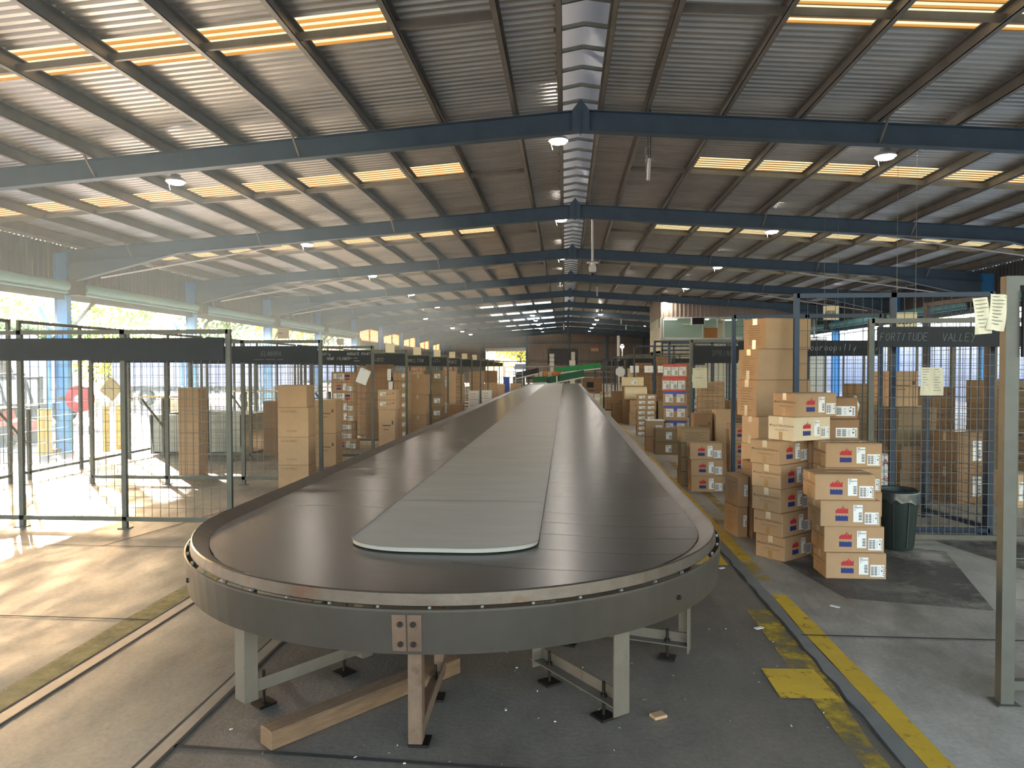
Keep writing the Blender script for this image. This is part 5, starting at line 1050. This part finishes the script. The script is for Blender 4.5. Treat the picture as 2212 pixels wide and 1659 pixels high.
tree(-40.5, 60, 8.9, 3.6, 'sunlit green tree behind the first left column', 0, 1); tree(-38.5, 48.5, 6.8, 2.4, 'grey branched tree at the far left', 2, 2); tree(-30.2, 47.2, 4.2, 2.7, 'low yellow green shrub tree behind the lawn', 1, 3); tree(-33, 65, 8.4, 3.4, 'green tree between the second and third left columns', 2, 4); tree(-31, 76, 9, 4, 'yellow green tree behind the farther left columns', 1, 5); tree(-33, 97, 10, 4, 'dark green tree beyond the last left columns', 2, 6); tree(-45, 53, 8, 3.4, 'pale green tree at the left edge of the photo', 0, 7)
tree(-7.5, 118, 8, 4.5, 'yellow green tree outside the far roller door', 1, 8, 0); tree(-16.5, 122, 8, 4, 'green tree left of the far roller door view', 0, 9, 0)
t = thing('delivery_van', 'white delivery van outside the far roller door', 'van', (-6.0, 96, 0)); m_ = MB(); m_.prism([(-1.1, .5), (1.1, .5), (1.1, 1.5), (.9, 2.4), (-.9, 2.4), (-1.1, 1.5)], 0, 5); m_.obj('body', tw, t); m_ = MB(); m_.prism([(-.9, 1.5), (.9, 1.5), (.75, 2.2), (-.75, 2.2)], -.02, 0); m_.obj('windscreen', tglass, t)
for xx in (-.95, .95):
    for yy in (.8, 4.1): m_ = MB(); m_.tube([(xx-.1, yy, .38), (xx+.1, yy, .38)], .38, 14); m_.obj('wheel', rubber, t)
# ---------------------------------------------------------------- right side: trailers and pallets outside the openings
blu = M('blue_white_curtain', 'c3d4ec', .5, noise=(1, .05), stretch=(6, 6, .3))
for i, (x, y, n) in enumerate(((16.6, 21.4, 10), (16.6, 24.4, 7), (16.6, 28.2, 9))):
    for k in range(n):
        m_ = MB()
        for j in range(6): m_.lohi((-.55, -.58+.21*j, .115), (.55, -.58+.21*j+.12, .135))
        for a in (-.5, 0, .5): m_.lohi((a-.05, -.58, .02), (a+.05, .58, .115))
        if k == 0: pal = m_.mesh('timber_pallet', M('blue_grey_pallet', '9a92c0' if i % 2 else '8aa0cc', .7, noise=(4, .15)))
        o = link('timber_pallet', pal); o.location = (x, y, .14*k-.02); tag(o, 'blue grey timber pallet, %s in the %s stack outside at right' % (pos_word(k, n), ORD[i]), 'pallet', 'pallet stacks outside at right')
t = thing('warehouse', 'long blue white ribbed warehouse wall across the right hand yard', 'building', (19.4, 30, 0)); w_ = sheet_wall('wall', 'X', 0, -8, 34, 0, 4.1, M('blue_white_sheeting', 'c0cfe6', .5, noise=(.5, .05)), .3, kind=None, out=-1); w_.parent = t; MB().lohi((.05, -8, 0), (8, 34, 4.05)).obj('body', blu, t); MB().lohi((-.15, -8.3, 4.05), (8.3, 34.3, 4.2)).obj('roof', steel_galv, t)
# ---------------------------------------------------------------- haze added mainly for veiling lens glare along the left openings, thicker under the eaves
def haze(name, lo, hi, dens, label):
    hz = bpy.data.materials.new(name); hz.use_nodes = True; nt_ = hz.node_tree; nt_.nodes.clear()
    vs_ = nt_.nodes.new('ShaderNodeVolumeScatter'); vs_.inputs['Color'].default_value = (.70, .90, 1.0, 1); vs_.inputs['Density'].default_value = dens; vs_.inputs['Anisotropy'].default_value = .5
    om_ = nt_.nodes.new('ShaderNodeOutputMaterial'); nt_.links.new(vs_.outputs[0], om_.inputs['Volume'])
    tag(MB().lohi(lo, hi).obj('glare_veil', hz), label, 'haze', kind='stuff')
haze('glare_haze', (-13.3, 1.0, -.6), (-2.0, 44.0, 2.6), .003, 'thin pale haze added for lens glare over the left cages')
haze('glare_haze_upper', (-13.3, 1.0, 2.61), (-2.0, 44.0, 4.85), .019, 'thicker pale haze added for lens glare under the left eaves')
